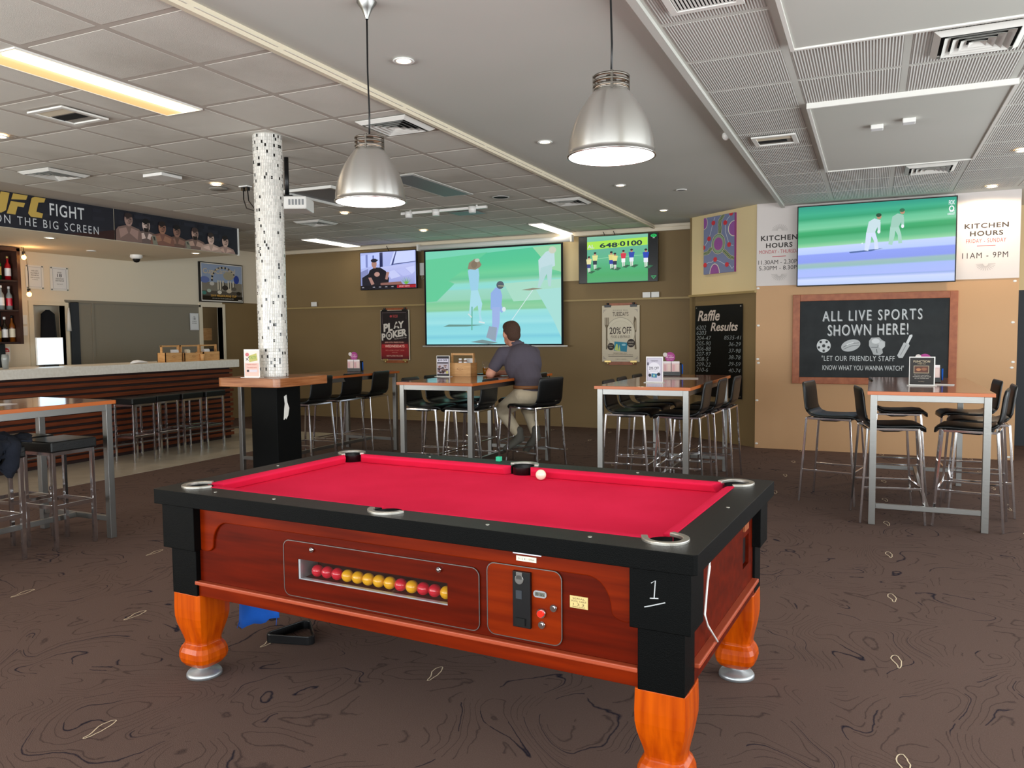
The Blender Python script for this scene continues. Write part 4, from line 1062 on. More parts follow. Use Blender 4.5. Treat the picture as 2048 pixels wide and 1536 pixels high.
# bowler celebrating
p.poly([(770, 265), (800, 250), (840, 255), (845, 300), (835, 400), (790, 410), (778, 330)], 'a6dcf6').poly([(790, 400), (835, 398), (862, 490), (850, 560), (862, 605), (845, 612), (832, 500), (808, 520), (790, 560), (775, 550)], 'b4eaf8')
p.poly([(770, 255), (778, 215), (815, 190), (838, 190), (860, 230), (850, 245), (820, 262)], '9a8a74').ell(812, 228, 20, 24, '8a7a66').ell(832, 200, 16, 12, 'c8d0c0').line([(838, 610), (876, 618)], 10, 'e8f6f8').line([(795, 508), (792, 665)], 7, '66b8a0').line([(770, 555), (792, 580)], 8, 'e0f0ee')
# batsman
p.poly([(918, 420), (950, 385), (975, 385), (990, 440), (985, 500), (1000, 540), (985, 555), (960, 520), (915, 530)], '9cbcf4').poly([(925, 515), (975, 515), (972, 620), (955, 700), (945, 745), (915, 735), (925, 620)], 'a8bff4').poly([(905, 640), (955, 650), (945, 740), (885, 715)], '9caec0')
p.ell(978, 370, 24, 26, '5a6470').line([(965, 375), (1008, 378)], 4, 'c8c89a').ell(1000, 530, 12, 16, 'e6f6fa')
# umpire at the back
p.poly([(1215, 220), (1260, 170), (1310, 150), (1315, 260), (1250, 290), (1220, 330)], 'cdeaf0').poly([(1230, 270), (1300, 250), (1290, 390), (1275, 390), (1265, 310), (1225, 395), (1210, 395)], 'bfe4e6').ell(1300, 160, 22, 22, 'd8ddc8')
p.build('projected_picture', 'beam_glow', t, (.035, -.003, .025))
# cables above the televisions
for x, y, lb in ((-8.05, 12.2, 'black cable above the left television with the man on a sofa'), (-3.95, 12.2, 'left of two black cables above the football television'), (-3.78, 12.2, 'right of two black cables above the football television')):
    o = MB().tube([(x, y, 3.17), (x+.02, y+.02, 3.12), (x+.03, y+.05, 3.05)], .006, 6).build('cable', 'black_plastic'); tag(o, lb, 'cable', 'television cables')
t = thing('cable_box', 'small white box with dangling cable between left television and projector screen', 'box', (-7.42, 12.3, 2.62))
MB().box((0, 0, 0), (.09, .04, .22)).build('box', 'white_plastic', t, bevel=.004)
MB().tube([(.05, 0, 0), (.05, -.01, -.08), (.14, -.01, -.02), (.13, 0, .15)], .005, 6).build('cable', 'white_plastic', t)
for x, z, lb in ((-3.33, 2.11, 'left white power point on the back wall ledge, below the football television'), (-3.19, 2.11, 'right white power point on the back wall ledge, below the football television'), (-9.85, 2.12, 'white power point right of the mosaic column')):
    o = MB().box((0, 0, 0), (.125, .02, .085)).build('power_point', 'white_plastic', loc=(x, YB-.058, z), bevel=.003); tag(o, lb, 'socket')

# ================================================================== WALL SIGNS
def clip_board(name, label, loc, W, H, pic, edge='cream_paint'):
    t = thing(name, label, 'poster', loc)
    MB().box((.06, .012, -.06), (W-.06, .03, H+.045)).build('clipboard', 'frame_wood', t)
    MB().box((-.006, 0, -.006), (W+.006, .012, H+.006)).build('backing', 'cream_paint', t)
    for x in (.09, W-.09):
        MB().box((x-.055, -.012, H-.02), (x+.055, .02, H+.02)).cyl((x, .0, H+.02), (x, .0, H+.05), .02, n=12).build('top_clip', 'black_plastic', t, bevel=.003)
        MB().box((x-.055, -.012, -.02), (x+.055, .02, .012)).sphere((x, 0, -.035), .022, 12).build('bottom_clip', 'brass', t, bevel=.003)
    pic.build('print', 'print', t, (0, -.002, 0)); return t
p = Pic(.60, .90, '1a0e10', (225, 1300, 850, 265))
for i in range(12): p.rect(225, 1300-i*40, 850, 1340-i*40 if i else 1300, ['3c0c12', '5a1016', '74141a', '8a161c', '92181e', '9a1a20', '9a1a20', '8a161c', '70141a', '501016', '300c10', '200c0e'][i])
p.line([(262, 560), (262, 310), (800, 310), (800, 450)], 8, '6a5a60').line([(262, 1060), (262, 1225), (800, 1225), (800, 1080)], 8, '803030').line([(300, 865), (300, 866)], 1, '803030')
p.text('THE CLUB', 500, 415, 610, 355, 'c05050', .02).ell(460, 385, 26, 26, 'b03a40')
p.text('PL', 290, 715, 495, 545, 'ded6cc', .05, slope=-25).text('AY', 515, 650, 750, 505, 'ded6cc', .05, slope=-20).ell(600, 575, 45, 40, '2a1a1a').text('APL', 560, 620, 640, 590, 'ded6cc', .02)
p.text('P', 245, 895, 335, 745, 'ded6cc', .05).ell(415, 790, 70, 90, 'ded6cc').ell(415, 790, 48, 62, '1a0e10').ell(415, 790, 26, 34, 'b9b0a8').text('KER', 495, 840, 815, 690, 'ded6cc', .05, slope=-45).text('TEXAS HOLD EM', 520, 880, 800, 850, 'b9b0a8', .01, slope=-35)
p.text('$500 GTD PRIZE POOL!', 315, 950, 745, 920, 'f0b0a0', .02).rect(245, 1055, 830, 975, 'b8262c').text('WEDNESDAYS', 315, 1042, 755, 985, 'ffc8b8', .03).text('REG 6.30PM & START 7.00PM', 330, 1112, 745, 1092, 'd88878', .01).text('WITH APL', 470, 1158, 600, 1138, 'd88878', .01).text('NEW PLAYERS WELCOME', 350, 1235, 715, 1205, 'e0b0a0', .02)
clip_board('poker_poster', 'black and red PLAY POKER poster left of the projector screen', (-8.28, 12.315, 1.105), .61, .90, p)
p = Pic(.61, .89, 'd9cdb6', (140, 1345, 905, 215))
for a, b_, s1, s2 in ((165, 290, 1, 1), (870, 290, -1, 1), (165, 1300, 1, -1), (870, 1300, -1, -1)):
    p.line([(a, b_+60*s2), (a, b_), (a+60*s1, b_)], 10, 'a89a90').poly([(a, b_), (a+50*s1, b_), (a, b_+50*s2)], 'b8aca0')
p.text('M I D W E E K   M E A L', 365, 318, 675, 292, '7a6a58', 0).text('TUESDAYS', 355, 425, 685, 340, '55453a', .01)
p.ell(520, 760, 305, 310, 'a89c88', 40).ell(520, 760, 297, 300, 'e2d8c2', 40).ell(520, 760, 232, 245, 'cfc4ac', 40).ell(520, 760, 226, 238, 'e0d6c0', 40)
for k in range(4): p.rect(190+k*24, 600, 204+k*24, 450, '77684f')
p.poly([(188, 600), (276, 600), (248, 660), (244, 1100), (214, 1100), (214, 660)], '77684f').poly([(805, 430), (848, 480), (850, 740), (830, 760), (852, 1100), (815, 1100), (815, 740), (790, 560)], '6f6048').poly([(812, 560), (838, 500), (842, 700), (820, 720)], 'b4a488')
p.text('20%', 290, 790, 530, 650, '42332a', .01).text('OFF', 560, 785, 745, 645, '42332a', .01).text('FOOD & BEVERAGE', 325, 872, 715, 815, '6a5a4a', 0)
p.poly([(395, 940), (670, 965), (650, 1155), (385, 1125)], '2a8aa8').poly([(395, 1115), (430, 990), (460, 1000), (480, 1130), (500, 1000), (520, 1140), (470, 1135)], 'c8dc80').ell(590, 1010, 45, 22, '9cd0e0')
p.ell(320, 1045, 72, 76, '2e2420').text('DINING', 268, 1030, 365, 1005, 'cfc4b0').text('DEAL', 290, 1075, 355, 1050, 'cfc4b0').ell(740, 975, 82, 86, '2e2420').text('DRINKS', 685, 968, 800, 940, 'cfc4b0', .01).text('DEALS', 690, 1020, 785, 995, 'cfc4b0', .01)
p.text('MEMBERS CARD ONLY', 370, 1190, 660, 1170, '7a6a58').text('NOT VALID WITH OTHER OFFERS OR EVENTS', 265, 1220, 780, 1203, '7a6a58').rect(265, 1247, 780, 1237, '55453a').text('T&Cs apply', 410, 1312, 640, 1295, '8a7a68')
clip_board('discount_poster', 'cream TUESDAYS 20% OFF clipboard poster on the back wall', (-4.0, 12.315, 1.10), .61, .89, p)
def on_diag(d, z, off=0):
    u = (Bv-A).normalized(); nrm = Vector((u.y, -u.x, 0)); q = A+u*d+nrm*off; return (q.x, q.y, z)
# painting
p = Pic(.625, .80, '8088ac', (332, 1085, 725, 285))
p.b = (332, 1070, 725, 335)
p.ell(332, 400, 52, 85, 'e0d8c8').ell(332, 400, 46, 78, '9a5aa4').ell(725, 530, 80, 100, 'ece4d0').ell(725, 530, 70, 92, '9c5ca6').ell(478, 1070, 66, 130, 'ece4d0').ell(478, 1070, 58, 120, '9a58a0')
def wig(pts, wv, col):
    out = []
    for i in range(len(pts)-1):
        for k in range(5): t_ = k/5; out.append((pts[i][0]*(1-t_)+pts[i+1][0]*t_, pts[i][1]*(1-t_)+pts[i+1][1]*t_))
    out.append(pts[-1]); p.line(out, wv, col)
for path in ([(590, 335), (545, 400), (540, 450), (545, 500), (537, 580)], [(332, 800), (395, 790), (420, 750), (460, 735)], [(580, 780), (620, 820), (670, 880), (725, 905)]):
    wig(path, 44, 'e0dcb0'); wig(path, 36, '2c3a34'); wig(path, 24, 'a8b88a'); wig(path, 8, '2c3a34')
p.ell(525, 695, 88, 132, 'e8e0c0').ell(525, 695, 82, 126, '2c4a34').ell(525, 695, 76, 119, '93ac90').ell(525, 695, 58, 84, 'c08a9a').ell(525, 695, 54, 79, 'a058a4')
for path in ([(480, 350), (455, 420), (430, 520), (405, 610), (360, 680), (332, 715)], [(690, 340), (640, 400), (612, 450), (615, 560), (640, 640), (662, 725), (715, 745)], [(350, 950), (400, 915), (440, 920), (487, 890), (560, 930), (600, 960), (640, 970), (670, 980), (700, 1030), (725, 1000)]): wig(path, 6, 'd6dae6')
for x, y in ((460, 418), (405, 612), (332, 718), (685, 338), (612, 442), (662, 725), (487, 890), (355, 948), (637, 972)): p.ell(x, y, 24, 30, 'd83a46')
t = thing('painting', 'unframed dot-style painting in purple, red and green on the diagonal wall', 'painting', on_diag(.30, 2.378, .04), ang)
slab(.625, .80, .035, 'canvas', 'purple', t); p.build('painted_face', 'print', t, (0, -.001, 0))
# raffle board
p = Pic(.955, 1.30, '0a0b0c', (750, 1070, 1015, 540))
p.text('Raffle', 765, 630, 890, 568, 'd8c8bc', .02, shear=-.18).text('Results', 842, 690, 990, 640, 'd8c8bc', .02, shear=-.18)
yy = 680
for s_ in ('6202', '6203', '204-47', '205-90', '206-88', '207-97', '208-5', '209-22', '210-6'):
    p.text(s_, 757, yy, 757+14*len(s_), yy-24, '9ea4a4', -.012, shear=-.2); yy += 31
yy = 738
for s_ in ('8535-41', '36-29', '37-98', '38-78', '39-59', '40-74'):
    p.text(s_, 1010-13*len(s_), yy, 1008, yy-22, '9ea4a4', -.012, shear=-.2); yy += 37
t = thing('results_board', 'tall glossy black Raffle Results board on the diagonal wall', 'board', on_diag(.11, .635, .03), ang)
slab(.965, 1.30, .01, 'panel', 'black_plastic', t); p.build('lettering', 'gloss_print', t, (.004, -.001, 0))
for x in (.03, .935):
    for z in (.03, 1.27): MB().cyl((x, -.003, z), (x, .03, z), .011, n=12).build('standoff', 'chrome', t)
# chalkboard
t = thing('chalkboard', 'wood-framed chalkboard reading ALL LIVE SPORTS SHOWN HERE!', 'chalkboard', (-.955, YP-.03, .875))
W, Hh = 1.88, 1.15
MB().box((.06, .012, .06), (W-.06, .028, Hh-.06)).build('board', 'chalk_black', t)
for nme, bx in (('frame_side', ((0, 0, 0), (.088, .03, Hh))), ('frame_side', ((W-.088, 0, 0), (W, .03, Hh))), ('frame_side', ((.088, 0, 0), (W-.088, .03, .085))), ('frame_side', ((.088, 0, Hh-.085), (W-.088, .03, Hh)))):
    MB().box(*bx).build(nme, 'frame_wood', t, bevel=.004)
p = Pic(W-.18, Hh-.17, None, (325, 1190, 1278, 705)); Wc = 'c9cdcf'; G_ = '8d9193'
p.text('ALL LIVE SPORTS', 480, 838, 1118, 772, G_, .012, -.0, -6, 1.25).text('ALL LIVE SPORTS', 477, 834, 1114, 770, Wc, -.005, 0, -6, 1.25)
p.text('SHOWN HERE!', 517, 930, 1034, 862, G_, .012, 0, -6, 1.15).text('SHOWN HERE!', 513, 926, 1030, 858, Wc, -.005, 0, -6, 1.15)
p.text('"LET OUR FRIENDLY STAFF', 475, 1086, 950, 1052, Wc, .006, 0, 0, 1.1).text('KNOW WHAT YOU WANNA WATCH"', 482, 1144, 1008, 1112, Wc, .006)
p.ell(488, 990, 47, 43, Wc, 28)
for k in range(5):
    a = k*2*pi/5+.3; p.ell(488+34*cos(a), 990+31*sin(a), 10, 9, '2c2f31', 5)
p.ell(488, 990, 13, 12, '2c2f31', 5)
p.ell(667, 988, 64, 36, 'b4b8ba', 28, -.25).line([(615, 1000), (665, 975), (722, 972)], 3, '45494b').line([(618, 1012), (668, 992), (722, 985)], 3, '5a5e60').line([(640, 985), (660, 975), (685, 970)], 5, 'e0e4e6')
p.poly([(785, 960), (800, 940), (850, 938), (868, 955), (888, 965), (888, 995), (870, 1010), (875, 1035), (855, 1050), (815, 1045), (800, 1015), (785, 990)], 'a9adaf').ell(828, 962, 26, 16, 'd0d4d6').ell(866, 985, 20, 24, 'c0c4c6').line([(800, 1000), (840, 1000), (845, 985)], 4, '55595b').line([(835, 1010), (838, 1035)], 4, '3a3e40')
p.poly([(965, 1050), (1005, 970), (1035, 978), (1042, 990), (1000, 1065), (975, 1065)], 'b9bdbf').poly([(1018, 972), (1040, 925), (1056, 922), (1058, 932), (1034, 978)], 'd0d4d6').line([(985, 1050), (1020, 985)], 4, '8a8e90')
p.build('chalk_lettering', 'print', t, (.09, .0105, .085))
# kitchen hours boards
def hours(name, label, x0, wdt, items, z0=2.155, z1=3.2):
    t = thing(name, label, 'sign', (x0, YP-.008, z0)); slab(wdt, z1-z0, .006, 'board', 'lilac_white', t)
    for it in items:
        p = Pic(wdt, z1-z0, None, (x0, z0, x0+wdt, z1)); nme = 'lettering'
        if it[0] == 't': p.text(*it[1:])
        elif it[0] == 'l': p.line(it[1], it[2], it[3]); nme = 'divider_line'
        elif it[0] == 'fan':
            _, fx, fz, sg, r = it; nme = 'sunburst_ornament'
            for k in range(13):
                a = pi*k/12; p.line([(fx+cos(a)*r*.25, fz+sg*sin(a)*r*.25), (fx+cos(a)*r, fz+sg*sin(a)*r*.8)], .006, 'b4aca8')
        p.build(nme, 'print', t, (0, -.001, 0))
    return t
dk, rd = '38302e', 'b8424a'
hours('hours_sign', 'pale Kitchen Hours Monday to Thursday sign left of the large television', -1.415, .62,
      [('t', 'KITCHEN', -1.365, 2.742, -.91, 2.81, dk, .03, 0, 0, 1.15), ('t', 'HOURS', -1.30, 2.648, -.97, 2.712, dk, .03, 0, 0, 1.15), ('t', 'MONDAY - THURSDAY', -1.385, 2.575, -.86, 2.622, rd, 0),
       ('l', [(-1.22, 2.535), (-1.05, 2.535)], .008, rd), ('t', '11.30AM - 2.30PM', -1.395, 2.435, -.86, 2.49, dk, 0), ('t', '5.30PM - 8.30PM', -1.385, 2.36, -.86, 2.412, dk, 0), ('fan', -1.13, 2.87, 1, .1), ('fan', -1.13, 2.30, -1, .1)])
hours('hours_sign', 'pale Kitchen Hours Friday to Sunday sign right of the large television', .87, .67,
      [('t', 'KITCHEN', .972, 2.752, 1.425, 2.812, dk, .03, 0, 0, 1.15), ('t', 'HOURS', 1.03, 2.662, 1.37, 2.722, dk, .03, 0, 0, 1.15), ('t', 'FRIDAY - SUNDAY', .992, 2.582, 1.402, 2.63, rd, .006, 0, 0, 1.2),
       ('l', [(1.105, 2.545), (1.295, 2.545)], .008, rd), ('t', '11AM - 9PM', .955, 2.40, 1.425, 2.468, dk, 0, 0, 0, 1.15), ('fan', 1.20, 2.33, -1, .1)])

# ================================================================== BAR
bar = thing('bar_counter', 'long bar counter with pale stone top and dark red horizontal timber slats', 'counter', (-8.85, 9.3, 0))
Lb = 9.0
MB().box((-.72, -Lb, 1.09), (0, 0, 1.205)).build('counter_top', 'stone_top', bar, bevel=.006)
MB().box((-.60, -Lb, .0), (-.13, -.08, 1.09)).build('bar_body', 'slat_back', bar)
z = .02
for k in range(14):
    zz = .05+k*.0745; h = .042 if k % 2 else .048; x = -.085 if k % 2 else -.100
    MB().box((-.13, -Lb, zz), (x, -.06+(.015 if k % 3 == 0 else 0), zz+h)).build('slat', 'slat_wood', bar, bevel=.003)
ends = MB()
for k in range(14):
    zz = .05+k*.0745; ends.box((-.60, -.08, zz), (-.13, -.06, zz+.045))
ends.build('end_slats', 'slat_wood', bar)
fr = MB().bar((.02, -Lb, .17), (.02, .02, .17), .035, .02)
for k in range(10): fr.bar((-.10, -.25-k*.9, .17), (.02, -.25-k*.9, .17), .03, .015)
fr.build('foot_rail', 'satin_steel', bar)
# fascia banners
def banner(name, label, y0, y1, pic):
    t = thing(name, label, 'banner', (-8.862, y0, 2.805), pi/2)
    slab(y1-y0, .42, .008, 'board', 'black_plastic', t); pic.build('print', 'print', t, (0, -.001, 0)); return t
y0, y1 = 4.2, 7.185
p = Pic(y1-y0, .42, '24242e', (y0, 2.805, y1, 3.225))
for k in range(70):
    a = random.uniform(y0, y1-.25); b_ = 2.82+.05*random.randrange(8); g = random.choice(('2a2a35', '20202a', '282833', '1e1e28')); p.rect(a, b_, a+random.uniform(.1, .25), b_+.045, g)
p.poly([(6.5, 2.805), (y1, 2.805), (y1, 2.93), (6.9, 2.87)], '3a1e1c')
gd = 'd4b25a'
p.poly([(5.50, 3.19), (5.60, 3.19), (5.555, 3.03), (5.60, 3.01), (5.70, 3.01), (5.745, 3.19), (5.845, 3.19), (5.795, 2.99), (5.74, 2.955), (5.50, 2.955), (5.455, 2.99)], gd)
p.poly([(5.86, 3.12), (5.885, 3.19), (6.055, 3.19), (6.035, 3.14)], gd).poly([(5.80, 2.955), (5.855, 3.10), (6.02, 3.10), (6.0, 3.05), (5.93, 3.05), (5.90, 2.955)], gd)
p.poly([(6.05, 2.99), (6.10, 3.17), (6.14, 3.19), (6.27, 3.19), (6.25, 3.14), (6.18, 3.13), (6.15, 3.02), (6.23, 3.01), (6.215, 2.955), (6.08, 2.955)], gd)
p.text('FIGHT', 6.315, 3.00, 6.765, 3.145, 'eceef0', .01, sp=1.12).text('ON THE BIG SCREEN', 5.66, 2.845, 6.955, 2.94, 'dcdee2', .0, sp=1.3)
banner('fight_banner', 'dark FIGHT ON THE BIG SCREEN banner with gold letters on the bar fascia', y0, y1, p)
y0, y1 = 7.20, 9.35
p = Pic(y1-y0, .42, '24242e', (y0, 2.805, y1, 3.225))
for k in range(60):
    a = random.uniform(y0, y1-.25); b_ = 2.82+.05*random.randrange(8); g = random.choice(('2a2a35', '20202a', '2c2c38', '1e1e28')); p.rect(a, b_, a+random.uniform(.1, .25), b_+.045, g)
p.poly([(y0, 2.805), (y0+.25, 2.805), (y0+.1, 2.93), (y0, 2.95)], '3a1e1c')
tones = [('6b5650', '8a7068', '3a2c2a'), ('5a4c48', 'b4a098', '181416'), ('6a4a40', '84604e', '2a1e1c'), ('5a443c', '7a5c50', '1c1616'), ('64504a', '9a7e72', '4a3834'), ('9c8478', 'b69c90', '3c302c'), ('8a7068', 'a88c80', '221a1a')]
hx = (7.40, 7.675, 7.935, 8.185, 8.505, 8.80, 9.085); hz = (3.085, 3.045, 3.04, 3.025, 3.025, 2.985, 2.975)
def br(c, k=1.28): return ''.join('%02x' % min(255, int(int(c[i:i+2], 16)*k)) for i in (0, 2, 4))
tones = [(br(a), br(b_), c) for a, b_, c in tones]
for q in (1, 3, 0, 2, 6, 4, 5):
    x, z, (bd, fc, hr) = hx[q], hz[q], tones[q]
    p.poly([(x-.20, 2.805), (x-.195, z-.15), (x-.16, z-.105), (x-.05, z-.075), (x+.05, z-.075), (x+.16, z-.105), (x+.195, z-.15), (x+.20, 2.805)], bd)
    p.poly([(x-.13, 2.84), (x-.15, z-.13), (x-.04, z-.10), (x-.01, z-.17)], fc).poly([(x+.13, 2.84), (x+.15, z-.13), (x+.04, z-.10), (x+.01, z-.17)], fc)
    p.rect(x-.04, z-.1, x+.04, z-.04, bd).ell(x, z, .062, .083, fc).ell(x, z+.052, .058, .038, hr).poly([(x+.01, z-.06), (x+.055, z-.02), (x+.05, z+.04), (x+.015, z+.03)], bd)
    p.rect(x-.04, z+.005, x-.01, z+.014, '1a1414').rect(x+.012, z+.005, x+.042, z+.014, '1a1414').poly([(x-.008, z+.005), (x+.008, z+.005), (x+.012, z-.025), (x-.012, z-.025)], bd).rect(x-.02, z-.045, x+.02, z-.038, '3a2420')
    if q in (1, 4): p.poly([(x-.045, z-.035), (x+.045, z-.035), (x+.03, z-.085), (x-.03, z-.085)], '241a18')
    if q in (2, 4, 6): p.poly([(x-.18, z-.12), (x-.12, z-.11), (x-.08, 2.805), (x-.16, 2.805)], '8c8878').poly([(x-.16, z-.13), (x-.13, z-.13), (x-.12, 2.86), (x-.14, 2.86)], '3c3a38')
banner('fighters_banner', 'dark banner of seven bare-chested fighters on the bar fascia', y0, y1, p)
o = MB().box((-8.87, 9.35, 2.79), (-8.845, 9.37, 3.24)).build('banner_edge', 'white_paint'); tag(o, 'thin white end strip at the right of the fighters banner', 'trim')

# back-bar shelf, bottles, string bulbs
sh = thing('bottle_shelf', 'dark wooden back-bar shelf unit with three rows of bottles', 'shelf', (-10.95, 7.10, 0))
MB().box((-.08, -2.5, 1.48), (-.05, .0, 2.78)).build('back_panel', 'black_void', sh)
MB().box((-.05, -.045, 1.48), (.35, .0, 2.78)).build('side_panel', 'dark_timber', sh)
MB().box((-.05, -2.5, 2.74), (.35, 0, 2.79)).build('top_panel', 'dark_timber', sh)
for zz in (1.49, 1.925, 2.325): MB().box((-.05, -2.5, zz), (.34, -.045, zz+.02)).build('shelf', 'slat_back', sh)
MB().box((-.05, -2.5, .3), (.1, -.1, 1.48)).build('lower_panel', 'chalk_black', sh)
def bottle(loc, h, r, mt, cap, lab, label):
    t = thing('bottle', label, 'bottle', loc, 0, 'bottles on the back-bar shelf')
    MB().lathe([(.001, 0), (r, 0), (r, h*.58), (r*.9, h*.64), (r*.36, h*.75), (r*.33, h*.93)], n=18).build('body', mt, t)
    MB().cyl((0, 0, h*.9), (0, 0, h), r*.42, n=14).build('cap', cap, t)
    MB().cyl((0, 0, h*.18), (0, 0, h*.5), r*1.02, n=18, caps=False).build('paper_label', lab, t)
bs = [(2.345, [(-.09, .34, 'clear_bottle', 'white_plastic', 'paper', 'clear bottle with white label at the left edge of the top shelf'), (-.0, .36, 'green_glass', 'ball_red', 'brass', 'red-capped bottle with yellow label on the top shelf'), (.13, .33, 'red_bottle', 'brass', 'paper', 'red bottle with cream cap on the top shelf')]),
      (1.945, [(-.09, .32, 'green_glass', 'black_plastic', 'green_glass', 'green bottle at the left edge of the middle shelf'), (.02, .33, 'clear_bottle', 'white_plastic', 'paper', 'clear white-capped bottle on the middle shelf'), (.13, .32, 'clear_bottle', 'lilac_white', 'ball_red', 'slim clear bottle with red label on the middle shelf')]),
      (1.51, [(-.04, .30, 'amber_bottle', 'brass', 'brass', 'bottle with yellow label on the bottom shelf'), (.05, .34, 'dark_bottle', 'white_plastic', 'paper', 'tall dark bottle on the bottom shelf'), (.15, .36, 'amber_bottle', 'black_plastic', 'cream_paint', 'bottle with large cream label at the right of the bottom shelf')])]
for zz, row in bs:
    for dy, h, mt, cap, lab, lb in row: bottle((-10.72, 6.87+dy, zz), h, .038, mt, cap, lab, lb)
for i, (y, z, lb) in enumerate(((7.12, 2.69, 'upper glowing amber bulb beside the bottle shelf'), (7.17, 2.19, 'lower glowing amber bulb beside the bottle shelf'))):
    t = thing('string_bulb', lb, 'bulb', (-10.55, y, z), 0, 'string light bulbs')
    MB().sphere((0, 0, -.03), .03, 14, sc=(1, 1, 1.15)).build('bulb', 'bulb_glow', t); MB().cyl((0, 0, 0), (0, 0, .05), .02, n=12).build('socket', 'black_plastic', t)
    MB().tube([(0, 0, .05), (0, 0, .28), (0, -.02, .50 if i else .09)], .005, 6).build('cord', 'black_plastic', t)
    l = bpy.data.lights.new('bulb_light', 'POINT'); l.energy = 2.5; l.color = (1, .55, .22); l.shadow_soft_size = .03
    lo = bpy.data.objects.new('bulb_light', l); COL.objects.link(lo); lo.parent = t; lo.location = (.06, .03, -.03)
def notice(label, y, z, wd_, h, lines, acrylic=True):
    t = thing('notice', label, 'notice', (XL+.02, y, z), pi/2, 'white notices on the bar wall')
    if acrylic:
        MB().box((-.03, .004, -.02), (wd_+.03, .008, h+.02)).build('acrylic_panel', 'white_plastic', t)
        for x in (-.01, wd_+.01):
            for zz in (-.005, h+.005): MB().cyl((x, -.006, zz), (x, .015, zz), .011, n=10).build('standoff', 'satin_steel', t)
    p = Pic(wd_, h, 'e6e8ea', (0, 0, 100, 140)); p.line([(4, 4), (96, 4), (96, 136), (4, 136)], 3, 'a8aab0', True)
    for (s_, a, b_, c, d) in lines: p.text(s_, a, b_, c, d, '3c4048', .01)
    p.build('print', 'print', t, (0, -.002, 0))
notice('white notice left of the two on the bar wall', 7.49, 2.29, .21, .30, [('UNDER LICENCE', 25, 108, 75, 116), ('REQUIREMENTS', 20, 92, 80, 100), ('PROHIBITED', 22, 78, 78, 86), ('SUPPLY OF LIQUOR', 18, 62, 82, 70), ('to minors', 30, 50, 70, 56)])
notice('white notice with a large 18, right of the two on the bar wall', 7.86, 2.28, .23, .31, [('UNDER', 35, 108, 65, 116), ('18', 34, 82, 66, 104), ('CHECKS IN PLACE', 22, 66, 78, 76), ('WITH THE STAFF', 20, 52, 80, 62), ('please have ID', 30, 32, 70, 38)])
notice('white notice with a large 18 beside the far doorway', 10.42, 1.68, .20, .30, [('UNDER', 38, 108, 62, 114), ('18', 36, 84, 64, 104), ('NOT PERMITTED', 25, 68, 75, 76), ('IN THIS AREA', 24, 52, 76, 60)], False)
t = thing('responsible_sticker', 'red and white round-topped sticker under the bottle shelf', 'sticker', (-10.86, 6.95, 1.24), pi/2)
p = Pic(.12, .20, None, (0, 0, 100, 160)); p.rect(0, 0, 100, 160, 'e8dcd0').ell(50, 112, 42, 40, 'c83028').rect(5, 60, 95, 104, 'e8dcd0').text('BE WISE', 22, 112, 78, 126, 'f0e0d8', .02).text('KNOW YOUR', 18, 84, 82, 92, 'c83028').text('LIMITS', 28, 70, 72, 79, 'c83028').ell(50, 32, 26, 12, 'c83028')
p.build('print', 'print', t, (0, -.001, 0)); slab(.12, .20, .006, 'backing', 'beige_paint', t)
for z in (1.60, 1.76):
    o = MB().box((0, 0, 0), (.02, .09, .13)).build('wall_socket', 'white_plastic', loc=(XL, 7.36, z), bevel=.003); tag(o, ('lower' if z < 1.7 else 'upper')+' white wall socket beside the first doorway behind the bar', 'socket')
ct = MB()
ct.loft([[(XL-.28+.05*cos(a)*w_, 7.90+w_*.12*cos(a), z_+.0*sin(a)) if False else (XL-.20+.05*w_*sin(a), 7.92+.12*w_*cos(a), z_) for a in [2*pi*k/14 for k in range(14)]] for z_, w_ in ((1.98, .25), (1.92, .9), (1.6, 1.05), (1.2, 1.2), (.8, 1.25), (.7, 1.1))])
o = ct.build('hanging_coat', 'black_cloth'); tag(o, 'black coat hanging in the first doorway behind the bar', 'coat')
o = MB().loft([[(XL+.05+.015*sin(a), 8.075+.035*w_*cos(a), z_) for a in [2*pi*k/10 for k in range(10)]] for z_, w_ in ((2.01, .3), (1.9, .7), (1.75, .95), (1.66, 1.1))]).build('hanging_towel', 'white_paint'); tag(o, 'white towel hanging on the first doorway frame', 'towel')
o = MB().box((0, 0, 0), (.05, .21, .23)).build('switch_box', 'caddy_wood', loc=(XL-.45, 11.13, 1.49)); tag(o, 'pale square box on the wall inside the far doorway', 'box')
# things on the bar
t = thing('pos_screen', 'bright white till screen standing on the bar', 'screen', (-9.30, 6.56, 1.205), pi/2-.05)
MB().box((-.17, .0, .02), (.17, .025, .36)).build('housing', 'white_plastic', t, bevel=.004); MB().box((-.16, -.003, .03), (.16, .0, .35)).build('screen', 'screen_white', t)
MB().box((-.09, -.02, 0), (.09, .1, .02)).build('stand', 'black_plastic', t)
t = thing('beer_glass', 'empty clear glass on the bar at the left edge', 'glass', (-9.05, 5.83, 1.205))
MB().lathe([(.001, .004), (.030, .004), (.040, .12), (.034, .17), (.031, .17), (.036, .12), (.027, .01), (.001, .01)], n=24).build('body', 'clear_bottle', t)
rg = MB(); rings = []
for i in range(9):
    u = i/8; w_ = sin(pi*u)**.5 if 0 < u < 1 else .05; rings.append([(.06*w_*cos(a), -.14+.28*u+.01*sin(3*a), .002+(.02+.035*w_*abs(sin(a*.5+u*4)))*(.5+.5*sin(a))*w_) for a in [2*pi*k/14 for k in range(14)]])
o = rg.loft(rings).build('bar_towel', 'paper', loc=(-9.02, 7.62, 1.206)); tag(o, 'crumpled white towel on the bar top', 'towel')
